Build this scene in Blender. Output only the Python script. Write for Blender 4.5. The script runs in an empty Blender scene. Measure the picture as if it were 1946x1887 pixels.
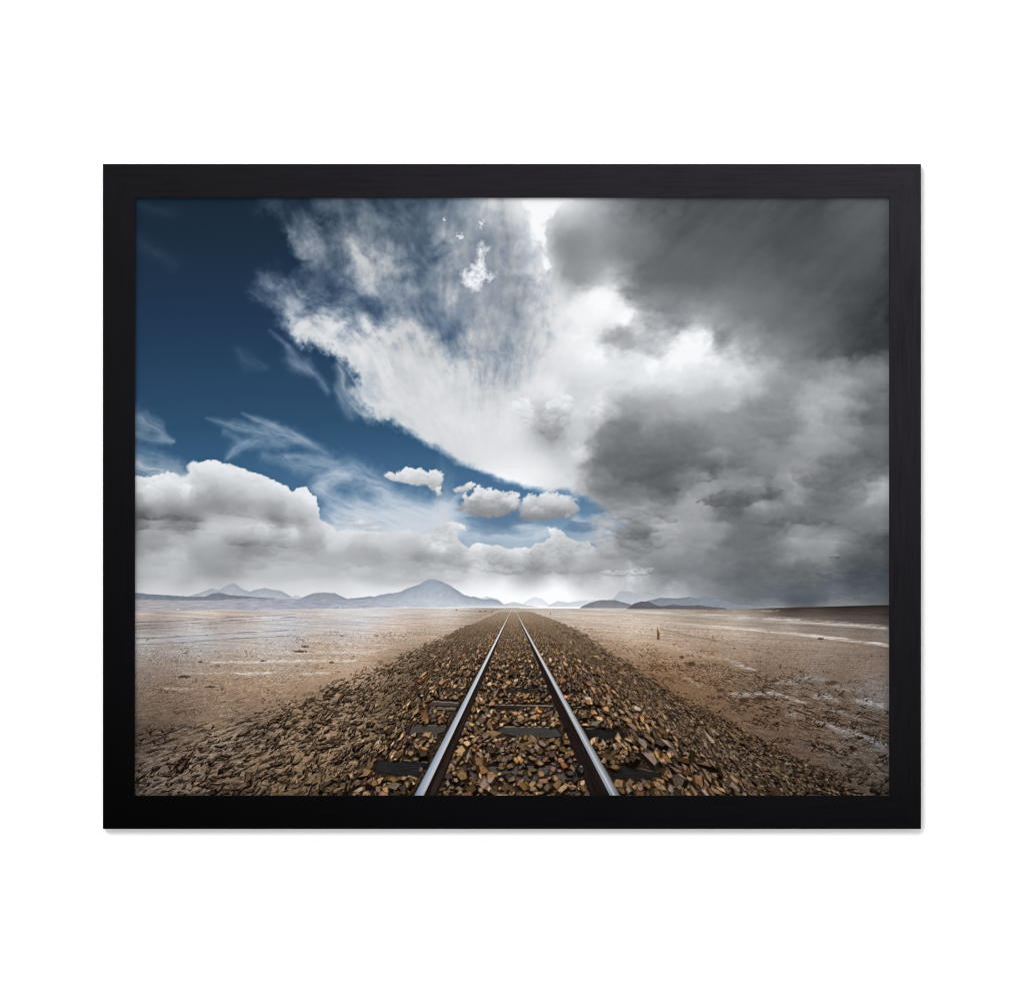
import numpy as np, math

# ------------------------------------------------------------------ printed picture
# The print is a flat sheet: its picture is computed here, dot by dot, and stored as
# the colours of the sheet's mesh.  Coordinates are print units (1434 x 1135), offset (256, 376).
PX0, PY0, PX1, PY1 = 256.0, 376.0, 1690.0, 1511.5
DOT = 0.75
W = int(round((PX1 - PX0) * DOT)) + 1
H = int(round((PY1 - PY0) * DOT)) + 1
XS = np.linspace(PX0, PX1, W, dtype=np.float32)
YS = np.linspace(PY0, PY1, H, dtype=np.float32)
GX, GY = np.meshgrid(XS, YS)
IMG = np.zeros((H, W, 3), np.float32)

_tab = {}
def _table(seed):
    if seed not in _tab:
        r = np.random.RandomState(seed)
        p = r.permutation(256).astype(np.int32)
        a = r.rand(256) * 2 * math.pi
        _tab[seed] = (np.concatenate([p, p]), np.cos(a).astype(np.float32), np.sin(a).astype(np.float32))
    return _tab[seed]

def noise(x, y, seed=0):
    p, gx, gy = _table(seed)
    xi = np.floor(x); yi = np.floor(y)
    fx = (x - xi).astype(np.float32); fy = (y - yi).astype(np.float32)
    xi = xi.astype(np.int32) & 255; yi = yi.astype(np.int32) & 255
    x1 = (xi + 1) & 255; y1 = (yi + 1) & 255
    u = fx * fx * fx * (fx * (fx * 6 - 15) + 10); v = fy * fy * fy * (fy * (fy * 6 - 15) + 10)
    def g(a, b, dx, dy):
        h = p[p[a] + b]
        return gx[h] * dx + gy[h] * dy
    n00 = g(xi, yi, fx, fy); n10 = g(x1, yi, fx - 1, fy)
    n01 = g(xi, y1, fx, fy - 1); n11 = g(x1, y1, fx - 1, fy - 1)
    a = n00 + u * (n10 - n00); b = n01 + u * (n11 - n01)
    return (a + v * (b - a)) * 1.5

def fbm(x, y, o=4, seed=0, gain=0.5):
    s = 0; a = 1.0; t = 0
    for k in range(o):
        s = s + a * noise(x * 2 ** k + 17.3 * k, y * 2 ** k + 9.1 * k, seed + k)
        t += a; a *= gain
    return s / t * 1.4

def billow(x, y, o=4, seed=0, gain=0.5):
    s = 0; a = 1.0; t = 0
    for k in range(o):
        s = s + a * (1 - 2.4 * np.abs(noise(x * 2 ** k + 5.3 * k, y * 2 ** k + 3.1 * k, seed + k)))
        t += a; a *= gain
    return s / t

def sst(a, b, x):
    t = np.clip((x - a) / (b - a), 0, 1)
    return t * t * (3 - 2 * t)

def mix(a, b, t):
    return a + (b - a) * t

def win(x0, y0, x1, y1):
    i0 = max(0, int((y0 - PY0) * DOT)); i1 = min(H, int((y1 - PY0) * DOT) + 2)
    j0 = max(0, int((x0 - PX0) * DOT)); j1 = min(W, int((x1 - PX0) * DOT) + 2)
    if i1 <= i0 or j1 <= j0: return None
    return (slice(i0, i1), slice(j0, j1))

def put(w, col, a):
    v = IMG[w]
    if not isinstance(col, np.ndarray): col = np.array(col, np.float32)
    v += (col - v) * a[..., None]

def sd_poly(x, y, pts):
    d = np.full(x.shape, 1e12, np.float32); s = np.zeros(x.shape, bool)
    n = len(pts)
    for i in range(n):
        ax, ay = pts[i]; bx, by = pts[(i + 1) % n]
        ex, ey = bx - ax, by - ay
        L = ex * ex + ey * ey + 1e-9
        t = np.clip(((x - ax) * ex + (y - ay) * ey) / L, 0, 1)
        dx = x - ax - t * ex; dy = y - ay - t * ey
        d = np.minimum(d, dx * dx + dy * dy)
        if ay != by:
            c = (ay > y) != (by > y)
            s ^= c & (x < (y - ay) / (by - ay) * ex + ax)
    d = np.sqrt(d)
    return np.where(s, -d, d)

def rbf(points, step=6.0, lam=0.0):
    """thin plate spline through scattered (x, y, v...) samples, evaluated over the sheet"""
    P = np.array(points, np.float64)
    xy = (P[:, :2] - [973, 943]) / 300.0
    V = P[:, 2:]
    n = len(P)
    def U(d2):
        return 0.5 * d2 * np.log(d2 + 1e-12)
    d2 = ((xy[:, None] - xy[None]) ** 2).sum(-1)
    A = np.zeros((n + 3, n + 3))
    A[:n, :n] = U(d2) + lam * np.eye(n)
    A[:n, n] = 1; A[:n, n + 1:] = xy; A[n, :n] = 1; A[n + 1:, :n] = xy.T
    B = np.zeros((n + 3, V.shape[1])); B[:n] = V
    C = np.linalg.solve(A, B)
    gw = int((PX1 - PX0) / step) + 2; gh = int((PY1 - PY0) / step) + 2
    gx, gy = np.meshgrid((PX0 + np.arange(gw) * step - 973) / 300.0, (PY0 + np.arange(gh) * step - 943) / 300.0)
    q = np.stack([gx.ravel(), gy.ravel()], 1)
    out = np.zeros((len(q), V.shape[1]))
    for s in range(0, len(q), 8000):
        qq = q[s:s + 8000]
        d2 = ((qq[:, None] - xy[None]) ** 2).sum(-1)
        out[s:s + 8000] = U(d2) @ C[:n] + C[n] + qq @ C[n + 1:]
    out = out.reshape(gh, gw, -1)
    fx = (GX - PX0) / step; fy = (GY - PY0) / step
    return out, fx, fy

def samp(grid, fx, fy):
    g, _, _ = grid
    h, w = g.shape[:2]
    fx = np.clip(fx, 0, w - 1.001); fy = np.clip(fy, 0, h - 1.001)
    x0 = fx.astype(np.int32); y0 = fy.astype(np.int32)
    u = (fx - x0)[..., None]; v = (fy - y0)[..., None]
    r = (g[y0, x0] * (1 - u) + g[y0, x0 + 1] * u) * (1 - v) + (g[y0 + 1, x0] * (1 - u) + g[y0 + 1, x0 + 1] * u) * v
    return r.astype(np.float32)

def trip(s):
    v = [float(t) for t in s.replace('\n', ' ').replace(';', ' ').replace(',', ' ').split()]
    return v

def pts3(s, n=3):
    v = trip(s)
    return [tuple(v[i:i + n]) for i in range(0, len(v), n)]
def pts2(s): return pts3(s, 2)

LUM = pts3('''
1210 391 107; 1225 499 112; 1284 425 92; 1358 400 84; 1432 425 86; 1531 425 78; 1555 400 72; 1629 413 97; 1679 399 90; 1690 430 80;
1531 499 84; 1629 499 88; 1679 499 76; 1333 499 100; 1432 524 100; 1259 573 138; 1333 573 125; 1432 573 116; 1531 573 98; 1605 549 86;
1666 573 60; 1284 610 150; 1346 617 205; 1328 647 248; 1372 625 148; 1432 623 133; 1506 623 112; 1580 623 92; 1666 623 60; 1235 660 200;
1296 667 238; 1363 652 160; 1402 658 190; 1457 672 150; 1531 672 118; 1580 672 95; 1629 672 74; 1679 667 70; 1235 697 235; 1309 709 236;
1383 684 200; 1420 692 195; 1481 689 178; 1531 706 132; 1580 697 140; 1629 694 122; 1679 702 128; 1259 734 215; 1383 734 222; 1432 721 200;
1481 721 150; 1531 734 158; 1629 734 150; 1679 746 112; 1259 766 185; 1358 766 180; 1432 758 165; 1555 766 178; 1629 758 132;
1222 791 165; 1309 791 160; 1407 791 148; 1481 815 130; 1568 786 170; 1642 781 108; 1679 781 108; 1235 865 108; 1259 889 98; 1333 852 120;
1346 843 135; 1407 865 125; 1444 840 146; 1494 847 128; 1538 845 158; 1592 840 148; 1654 852 118; 1358 872 133; 1420 889 122; 1348 909 95;
1481 889 140; 1580 889 116; 1666 889 98; 1333 924 155; 1235 926 112; 1272 944 98; 1432 914 140; 1383 919 140; 1400 958 96; 1469 938 108;
1506 941 168; 1568 926 113; 1629 926 135; 1679 914 162; 1457 963 156; 1358 983 140; 1259 976 142; 1225 958 150; 1506 983 106; 1568 983 116;
1469 998 112; 1543 995 118; 1629 976 136; 1679 963 152; 1259 1000 175; 1333 1003 160; 1225 1022 115; 1296 1032 140; 1259 1045 155;
1420 1037 112; 1358 1062 130; 1506 1013 158; 1575 1042 150; 1642 1025 105; 1679 1037 84; 1220 1087 172; 1272 1094 130; 1309 1062 140;
1383 1087 112; 1457 1074 108; 1531 1074 115; 1605 1074 98; 1666 1062 88; 1666 1099 72; 1506 1131 90; 1543 1136 92; 1592 1116 112;
1654 1136 96; 1284 1121 178; 1358 1111 125; 1432 1124 108; 1235 1111 168; 1457 1143 130; 1580 1146 120; 1680 1146 96;
1032 401 247; 1020 425 247; 1030 457 240; 1037 499 238; 1069 391 238; 1051 438 195; 1064 462 150; 1106 413 168; 1131 450 160; 1090 438 158;
1180 401 132; 1205 450 124; 1081 512 155; 1131 499 160; 1180 499 138; 1106 536 158; 1192 549 145; 1066 549 205; 1131 554 238; 1168 556 242;
1081 586 225; 1192 573 160; 1194 600 240; 1131 598 236; 1081 623 233; 1180 630 178; 1195 645 180; 1205 672 215; 1155 672 230; 1106 672 236; 1081 721 218;
1205 709 226; 1180 758 195; 1131 709 229; 983 721 205; 983 672 195; 909 672 190; 909 721 205; 835 721 215; 761 721 212; 785 672 205;
859 766 217; 958 766 216; 1015 758 222; 1057 757 222; 1094 746 205;
761 786 216; 859 815 222; 958 852 224; 1032 877 224; 1057 902 222; 1081 877 206; 970 778 224; 995 815 216; 1032 803 172; 1057 791 163;
1039 833 176; 1081 815 198; 1094 778 217; 1131 773 212; 1081 840 196; 1106 857 220; 1131 835 155; 1168 815 134; 1205 791 150; 1131 877 135;
1155 902 113; 1192 877 110; 1205 914 107; 1168 939 110; 1094 926 206; 1131 924 150; 1106 963 168; 1155 963 145; 1205 963 145; 1180 988 168;
1143 988 180; 1192 1013 128; 1155 1027 172; 1205 1037 145; 1180 1050 155; 1155 1062 165; 1205 1062 150; 1090 985 185; 1060 975 195;
271 914 216; 281 926 222; 325 904 226; 360 934 227; 330 936 200; 281 949 190; 318 958 160; 281 976 125; 330 976 130; 379 976 150; 271 988 118;
367 877 223; 404 884 226; 367 914 206; 392 926 190; 429 914 213; 453 902 222; 478 914 220; 527 926 223; 478 944 196; 379 946 165; 416 963 150;
466 963 155; 515 963 165; 527 951 190; 564 951 216; 589 958 224; 552 976 180; 577 988 163; 515 983 148; 540 995 156; 404 990 190; 453 992 198;
503 1003 206; 552 1010 206; 466 1013 190; 466 1027 150; 490 1035 150; 429 1032 170; 527 1025 172; 614 1000 212; 601 1013 190; 614 1027 172;
577 1040 163; 281 997 168; 330 1006 148; 367 1008 150; 379 1018 190; 330 1019 180; 281 1027 155; 305 1037 155; 355 1032 176; 379 1050 168;
305 1062 190; 355 1067 190; 281 1087 185; 355 1099 175; 429 1062 160; 453 1074 155; 503 1062 168; 404 1087 163; 441 1097 178; 490 1087 190;
478 1106 205; 379 1111 195; 330 1119 200; 527 1111 208; 577 1087 200; 552 1062 178; 577 1111 212; 626 1037 202; 651 1025 219; 700 1025 213;
675 1042 180; 725 1037 200; 638 1062 175; 712 1060 163; 675 1087 200; 700 1111 218; 626 1119 218;
761 1020 216; 798 1032 202; 761 1050 180; 810 1057 158; 785 1064 158; 830 1013 195; 854 1013 200; 820 1037 217; 842 1045 217; 859 995 222;
872 1025 205; 854 1057 170; 872 1069 168; 889 1045 212; 761 1079 185; 805 1087 178; 835 1084 185; 847 1097 205; 761 1099 195; 909 1042 223;
919 1055 188; 946 1040 217; 909 1072 206; 941 1057 185; 958 1074 165; 933 1079 180; 995 1045 223; 985 1062 202; 997 1062 190; 1002 1079 158;
970 1082 165; 1020 1040 200; 1039 1025 218; 1057 1013 214; 1071 1032 195; 1113 1032 202; 1044 1037 190; 1025 1052 178; 1044 1064 192;
1032 1079 155; 1069 1079 155; 1089 1062 180; 1121 1055 190; 1155 1047 165; 1143 1062 170; 1094 1074 186; 1131 1087 170; 1106 1087 165;
1192 1087 188; 1168 1089 175; 1205 1079 165;
909 1094 224; 958 1104 230; 1057 1099 222; 1155 1099 200; 884 1109 226; 958 1128 248; 983 1143 255; 909 1124 242; 1032 1124 243; 1106 1119 224;
1106 1136 234; 1155 1124 208; 1192 1116 192; 850 1130 238; 760 1125 228; 640 1140 226; 480 1140 215; 270 1130 205; 1240 1150 190;
500 580 205; 560 620 212; 600 560 190; 560 450 170; 650 480 188; 700 520 195; 700 650 216; 640 630 218; 760 460 175; 860 440 180; 940 400 200;
985 425 200; 985 500 180; 940 520 172; 860 560 188; 920 620 185; 980 610 182; 1000 560 185; 830 640 195; 760 560 185; 740 700 218;
620 400 160; 700 400 165; 500 400 130; 800 400 170; 600 900 205; 500 860 170; 700 920 200; 800 950 215; 850 900 205; 300 820 150; 400 820 160;
300 400 120; 300 600 130; 300 740 140; 400 740 140; 720 860 200''')

COV = pts3('''
300 400 0; 400 500 0; 300 600 0; 450 650 0; 450 400 0; 470 470 0; 440 560 0; 480 620 0;
498 385 .25; 530 400 .18; 540 430 .42; 560 456 .62; 580 480 .6; 600 495 .45; 610 430 .18; 580 400 .06; 550 500 .03; 620 390 .32; 650 440 .48; 625 470 .6;
680 500 .75; 690 540 .85; 655 515 .35; 640 540 .2; 600 525 .1; 560 530 .15; 520 545 .38; 495 553 .25; 540 570 .6; 600 560 .3; 630 560 .28;
660 570 .28; 702 578 .1; 725 590 .35; 705 550 .5; 590 600 .82; 640 610 .75; 690 620 .72; 730 610 .6; 600 640 .95; 680 660 .98; 730 700 .95;
720 640 .95; 550 620 .75; 515 590 .45; 700 400 .34; 736 400 .12; 765 390 .08; 790 450 .05; 805 480 .03; 750 440 .3; 735 480 .6; 755 525 .65;
795 510 .28; 812 560 .12; 780 560 .6; 828 600 .1; 816 585 .05; 860 575 .72; 845 555 .55; 845 440 .45; 860 400 .2; 875 388 .2; 835 400 .1;
900 420 .3; 935 400 .72; 960 420 .85; 990 420 .85; 870 475 .6; 925 470 .15; 945 515 .22; 925 570 .15; 940 440 .35; 895 545 .3; 980 480 .66;
1000 540 .62; 1010 480 .35; 1013 452 .35; 960 560 .6; 995 595 .32; 980 605 .45; 862 615 .1; 856 635 .08; 880 600 .2; 900 612 .6; 872 680 .58;
900 650 .62; 940 640 .42; 980 640 .5; 1020 620 .7; 1045 550 .9; 1060 620 1; 760 600 .6; 800 620 .6; 830 650 .75; 780 680 1; 860 720 .97;
920 700 .72; 980 700 .8; 940 670 .5; 1060 480 1; 1045 440 1; 1100 400 1; 1100 700 1; 1030 470 1; 1030 700 1; 860 780 1; 760 760 1;
1025 420 1; 1200 500 1; 1200 800 1; 1100 600 1; 1010 400 1; 650 700 1; 620 670 1''')

EDGE = '''466 350; 488 400; 520 415; 538 445; 552 480; 572 505; 545 520; 520 500; 480 520; 462 540; 480 566; 492 590; 512 606; 522 618; 540 634;
    552 650; 576 664; 602 668; 625 676; 652 690; 668 716; 664 742; 672 772; 690 790; 712 798; 742 806; 762 818; 786 828; 805 840; 834 856; 850 868; 872 880;
    900 890; 925 903; 955 914; 985 924; 1010 932; 1040 938; 1075 942; 1110 946; 1150 972; 1190 1000; 1200 1180; 1720 1180; 1720 350; 470 350'''

def paint_sky():
    # clear sky, deepest at the top left corner
    ys = [376, 450, 560, 650, 740, 800, 850, 930, 1000, 1060, 1155]
    cr = [27, 30, 33, 37, 43, 46, 54, 74, 98, 170, 235]
    cg = [43, 47, 54, 62, 73, 80, 90, 111, 134, 185, 238]
    cb = [59, 65, 79, 90, 103, 111, 123, 146, 166, 200, 242]
    f = GY + 0.05 * (GX - 600)
    for c, v in enumerate((cr, cg, cb)):
        IMG[..., c] = np.interp(f, ys, v)
    edge = sst(700, 1000, GX) * sst(620, 376, GY)
    IMG[...] *= (1 + 0.45 * edge)[..., None]
    lum_g = rbf(LUM, 6.0, 0.0004); cov_g = rbf(COV, 6.0, 0.001)
    # the cloud field is stirred by turbulence that is finer towards the horizon
    s = np.interp(GY, [376, 900, 1150], [1.0, 0.75, 0.45]).astype(np.float32)
    cumul = sst(900, 960, GY + 0.0 * GX)
    right = sst(1020, 1150, GX)
    wx = fbm(GX / 70, GY / 56, 6, 11, .56); wy = fbm(GX / 70, GY / 46, 6, 21, .56)
    amp = (34 * right + 10 * (1 - right)) * s * (.55 + .45 * sst(520, 680, GY + .3 * (1400 - GX)))
    fx = (GX + wx * amp - PX0) / 6.0; fy = (GY + wy * amp * 0.8 - PY0) / 6.0
    lum = samp(lum_g, fx, fy)[..., 0]
    # fan of wisps around the vanishing point
    dx = GX - 955; dy = GY - 1000
    th = np.arctan2(dx, -dy); r = np.log(np.sqrt(dx * dx + dy * dy) + 60)
    q1 = fbm(GX / 120, GY / 120, 2, 31)
    q2 = fbm(GX / 36, GY / 36, 5, 35, .6)
    st = fbm(th * 9.5 + q1 * .6, r * 5 + q1, 6, 41, 0.55)
    st2 = fbm(th * 30 + q1 * .8, r * 14 + q1, 5, 51, 0.55)
    cv = samp(cov_g, (GX + wx * 20 + st * 8 - PX0) / 6.0, (GY + wy * 20 + st2 * 10 - PY0) / 6.0)[..., 0]
    edge_poly = pts2(EDGE)
    e1 = fbm(GX / 34, GY / 34, 6, 55, .6)
    sd = sd_poly(GX + wx * 12 + e1 * 6, GY + wy * 10 + st2 * 5 * sst(820, 640, GX) + e1 * 4, edge_poly)
    soft = np.interp(GX, [480, 600, 700, 800, 1000], [20, 15, 16, 9, 8])
    rag = np.interp(GX, [480, 600, 700, 800, 1000], [12, 9, 9, 3.5, 2.5])
    m = 1 - sst(-1.0, 1.0, (sd + soft * 0.35 + (st2 * sst(860, 660, GX) + fbm(GX / 13, GY / 13, 5, 61, .6)) * rag) / soft)
    thin = 1 - sst(.8, 1.05, cv)
    cv2 = cv + (.24 - .24 * np.clip(cv, 0, 1)) * sst(640, 780, GX) * sst(720, 600, GY)
    cv2 = cv2 + .30 * (1 - np.clip(cv2, 0, 1)) * sst(862, 900, GX + wx * 14) * sst(1100, 1040, GX) * sst(760, 680, GY)
    a = cv2 + thin * (.40 * st + .15 * st2 + .30 * q2) * (.3 + .9 * np.clip(cv, 0, 1))
    a = np.clip(a, 0, 1)
    ex = np.interp(GX, [600, 760, 860, 900, 1050], [.9, .84, .62, .44, .4]).astype(np.float32)
    a = a ** ex * m
    soft_n = fbm(GX / 90, GY / 52, 6, 71, .52); fine = fbm(GX / 22, GY / 13, 4, 76, .55)
    tex = (st * 7 + st2 * 6 + q2 * 8) * (1 - right) * sst(960, 640, GY)
    rid = billow(GX / 80 + wx * .25, GY / 40 + wy * .25, 5, 88, .58)
    tex += (soft_n * 12 + fine * 4 + rid * 9) * right * (.3 + .7 * sst(470, 700, GY)) * sst(1160, 1100, GY + 0 * GX)
    al_ = GX * .74 - GY * .67; ac_ = GX * .67 + GY * .74
    dg = fbm(al_ / 190 + wx * .1, ac_ / 42 + wy * .2, 5, 93, .5)
    tex += dg * 14 * sst(1120, 1260, GX) * sst(740, 640, GY)
    tex += soft_n * 4 * (1 - right)
    L = np.clip(lum + tex, 20, 252)
    t = L / 255.0
    grey = np.stack([L - 4.5 * (1 - t) - 1.0, L + 0.5, L + 4.2 - 3.0 * np.abs(t - .6)], -1)
    thinblue = (1 - a)[..., None] * np.array((-20, -4, 15), np.float32)
    grey = grey + thinblue
    # thin cloud takes the colour of the sky
    put((slice(0, H), slice(0, W)), grey.astype(np.float32), a.astype(np.float32))
    return lum, wx, wy, st, st2, grey, q1

def stroke(pts, width, alpha, col, seed, dirn=None, soft=1.0, grain=.55, sc=26.0):
    """a wisp of high cloud brushed along a line"""
    P = np.array(pts, float)
    ww = max(width) if isinstance(width, (list, tuple)) else width
    w = win(P[:, 0].min() - ww * 2.2, P[:, 1].min() - ww * 2.2, P[:, 0].max() + ww * 2.2, P[:, 1].max() + ww * 2.2)
    x0_ = GX[w]; y0_ = GY[w]
    x = x0_ + fbm(x0_ / 60, y0_ / 60, 3, seed) * ww * .5; y = y0_ + fbm(x0_ / 60, y0_ / 60, 3, seed + 7) * ww * .5
    best = np.full(x.shape, 1e9); ta = np.zeros(x.shape); side = np.zeros(x.shape)
    n = len(P) - 1
    for i in range(n):
        e = P[i + 1] - P[i]; L = (e ** 2).sum()
        t = np.clip(((x - P[i, 0]) * e[0] + (y - P[i, 1]) * e[1]) / L, 0, 1)
        dx = x - P[i, 0] - t * e[0]; dy = y - P[i, 1] - t * e[1]
        d = np.sqrt(dx * dx + dy * dy); k = d < best
        best = np.where(k, d, best); ta = np.where(k, (i + t) / n, ta)
        side = np.where(k, np.sign(dx * e[1] - dy * e[0]) * d, side)
    if isinstance(width, (list, tuple)):
        wd = np.interp(ta, np.linspace(0, 1, len(width)), width)
    else: wd = width
    al = np.interp(ta, np.linspace(0, 1, len(alpha)), alpha) if isinstance(alpha, (list, tuple)) else alpha
    dv = P[-1] - P[0]; dv = dv / np.hypot(*dv)
    al_, ac_ = x * dv[0] + y * dv[1], -x * dv[1] + y * dv[0]
    st = fbm(ac_ / (sc * .3), al_ / (sc * 2.0), 5, seed + 13, .62)
    d2 = fbm(x0_ / 15, y0_ / 15, 4, seed + 19, .6)
    best = best * (1 + .5 * st + .3 * d2)
    g = np.exp(-(best / (wd * 1.15)) ** 2 * 1.3)
    a = np.clip(al * .88 * g * (1 + grain * 1.3 * st), 0, 1)
    put(w, np.array(col, np.float32), a.astype(np.float32))

def paint_wisps():
    c1 = (186, 196, 208); c2 = (206, 212, 220); c3 = (150, 168, 190)
    S = stroke
    # faint ones in the dark blue
    S(pts2('256 385; 290 400; 330 405'), 10, .12, (90, 110, 125), 301)
    S(pts2('262 460; 290 480; 330 500'), 14, .16, (90, 110, 130), 302)
    S(pts2('455 672; 475 690; 500 700'), [10, 16, 8], .16, c3, 303)
    # small tail under the sheet
    S(pts2('515 630; 545 655; 562 690; 580 700; 600 712; 622 740'), [3, 6, 13, 14, 9, 7], [.2, .45, .5, .5, .4, .5], (150, 165, 184), 304)
    S(pts2('545 680; 565 690; 590 700'), [10, 14, 8], .3, (140, 158, 180), 305)
    S(pts2('645 700; 662 740; 676 775; 700 790'), [10, 14, 13, 10], .6, (178, 188, 200), 306)
    S(pts2('640 735; 655 770; 668 795'), [8, 10, 8], .4, (160, 175, 192), 316)
    # left edge
    S(pts2('256 800; 290 812; 325 840'), [20, 14, 6], [.55, .6, .3], (172, 184, 198), 307)
    S(pts2('256 825; 300 835; 330 838'), [10, 9, 4], .4, c1, 308)
    S(pts2('256 855; 300 872; 340 885'), [14, 14, 12], .4, (150, 170, 190), 309)
    S(pts2('256 885; 310 895; 350 905'), [20, 20, 12], .75, (190, 198, 206), 310)
    # the pair of combed wisps
    S(pts2('392 793; 430 806; 470 812; 520 826; 570 842; 600 852'), [3, 7, 12, 16, 11, 7], [.2, .5, .55, .6, .5, .2], (168, 184, 202), 311, sc=20)
    S(pts2('463 786; 490 800; 520 812; 560 828; 600 848; 625 868'), [3, 6, 8, 9, 8, 5], [.3, .55, .6, .55, .4, .1], (178, 192, 208), 312, sc=20)
    S(pts2('430 872; 445 855; 470 840; 500 838'), [5, 9, 9, 6], [.4, .55, .55, .3], (170, 185, 202), 313, sc=20)
    S(pts2('425 823; 450 835; 480 848; 540 846'), [6, 8, 9, 8], .35, (150, 170, 192), 314, sc=20)
    # veils right of the big cumulus
    S(pts2('500 870; 560 876; 620 885; 680 905; 730 940; 780 975'), [10, 16, 20, 26, 30, 30], [.3, .5, .6, .7, .8, .9], (172, 188, 206), 320)
    S(pts2('545 866; 600 872; 640 882'), [5, 9, 6], .35, (185, 198, 212), 321)
    S(pts2('600 930; 618 918; 640 905; 665 906'), [14, 18, 14, 8], .55, (205, 212, 222), 322)
    S(pts2('608 925; 625 945; 660 962; 710 980; 760 1000; 800 1010'), [14, 16, 18, 22, 26, 28], [.6, .65, .6, .65, .8, .9], (196, 206, 218), 323)
    S(pts2('700 925; 740 942; 780 960; 830 985'), [10, 12, 14, 20], [.3, .5, .6, .8], (200, 209, 219), 324)
    S(pts2('640 985; 720 990; 800 992; 860 1000'), [14, 18, 24, 24], [.6, .7, .8, .8], (205, 213, 221), 325)
    S(pts2('838 990; 836 955; 838 920; 842 880; 840 850'), [26, 20, 14, 10, 5], [.8, .5, .25, .08, 0], (205, 213, 222), 326)
    S(pts2('850 965; 870 945; 884 936'), [9, 6, 3], .6, (200, 209, 219), 327)
    S(pts2('830 985; 870 975; 900 985; 940 1000'), [22, 18, 14, 10], [.8, .6, .4, .2], (200, 209, 219), 328)
    S(pts2('870 1010; 930 1020; 990 1022; 1050 1015'), [12, 14, 14, 10], .75, (188, 202, 216), 329)
    S(pts2('975 998; 1005 1004; 1035 1008'), [8, 10, 6], .75, (205, 213, 222), 330)
    S(pts2('1020 1018; 1045 1012; 1060 1016'), [7, 7, 5], .6, (205, 213, 222), 331)
    S(pts2('1095 990; 1130 1000; 1160 1010'), [10, 12, 12], .7, (198, 204, 212), 332)
    S(pts2('620 1005; 700 1012; 790 1012'), [10, 12, 14], .8, (212, 217, 222), 333)
    w = win(560, 880, 940, 1060); x = GX[w]; y = GY[w]
    d = sd_poly(x + 22 * fbm(x / 60, y / 30, 4, 350), y + 16 * fbm(x / 60, y / 30, 4, 352), pts2('600 1000; 628 960; 680 950; 740 955; 800 965; 850 945; 880 990; 900 1030; 640 1020'))
    n = fbm((x * .93 + y * .37) / 60, (y * .93 - x * .37) / 9, 5, 355, .6)
    put(w, np.array((206, 213, 222), np.float32), np.clip((.62 + .5 * n) * (1 - sst(-26, 22, d)), 0, 1).astype(np.float32))
    # deep blue windows between the clouds
    for (x, y, rx, ry, al) in ((950, 985, 62, 22, .7), (935, 1010, 60, 10, .3), (1110, 1002, 44, 12, .6), (1130, 1035, 20, 6, .6)):
        w = win(x - 2 * rx, y - 2 * ry, x + 2 * rx, y + 2 * ry)
        X = GX[w] + 16 * fbm(GX[w] / 30, GY[w] / 14, 4, 340); Y = GY[w] + 8 * fbm(GX[w] / 30, GY[w] / 14, 4, 345)
        d = ((X - x) / rx) ** 2 + ((Y - y) / ry) ** 2
        put(w, np.array((88, 116, 148), np.float32), (al * (1 - sst(.2, 1.25, d))).astype(np.float32))

def inside(P, x, y):
    c = False
    n = len(P)
    for i in range(n):
        ax, ay = P[i]; bx, by = P[(i + 1) % n]
        if (ay > y) != (by > y) and x < (y - ay) / (by - ay) * (bx - ax) + ax: c = not c
    return c

def puffs(poly, n, r0, r1, amp, al, seed, lumf, gain=0.0, aspect=1.25, soft=.45, clip=None, lean=0.0):
    """rounded lobes, each lit from above, laid from the crown down to the base"""
    P = np.array(poly, float); rng = np.random.RandomState(seed)
    x0, y0 = P.min(0); x1, y1 = P.max(0)
    C = []
    tries = 0
    while len(C) < n and tries < n * 30:
        tries += 1
        cx = x0 + rng.rand() * (x1 - x0); cy = y0 + rng.rand() * (y1 - y0)
        if inside(poly, cx, cy): C.append((cx, cy, r0 + (r1 - r0) * rng.rand() ** 1.6, rng.rand(), rng.rand()))
    C.sort(key=lambda c: c[1] + c[2] * .5)
    for cx, cy, r, q, q2 in C:
        R = r * 1.5 * aspect
        w = win(cx - R, cy - R, cx + R, cy + R)
        if w is None: continue
        x = GX[w] - cx; y = GY[w] - cy
        nn = fbm(GX[w] / (r * .9), GY[w] / (r * .9), 4, 30 + int(q * 40), .55)
        d = np.hypot(x / (r * aspect), y / r) + nn * .42
        i = min(H - 1, max(0, int((cy - PY0) * DOT))); j = min(W - 1, max(0, int((cx - PX0) * DOT)))
        L0 = float(lumf[i, j]) + gain - .34 * amp
        ny = -y / r
        a = al * (1 - sst(1 - soft, 1 + soft * .4, d)) * sst(-1.15, -.1, ny + nn * .3)
        if clip is not None: a = a * clip[w]
        Lc = np.clip(L0 + amp * (np.clip(ny + lean * x / r, -1, 1.1) * .85 + .15) + nn * amp * .35, 40, 249)
        c = np.stack([Lc - 2.2, Lc + .5, Lc + 3.6], -1)
        put(w, c.astype(np.float32), np.clip(a, 0, 1).astype(np.float32))

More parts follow.
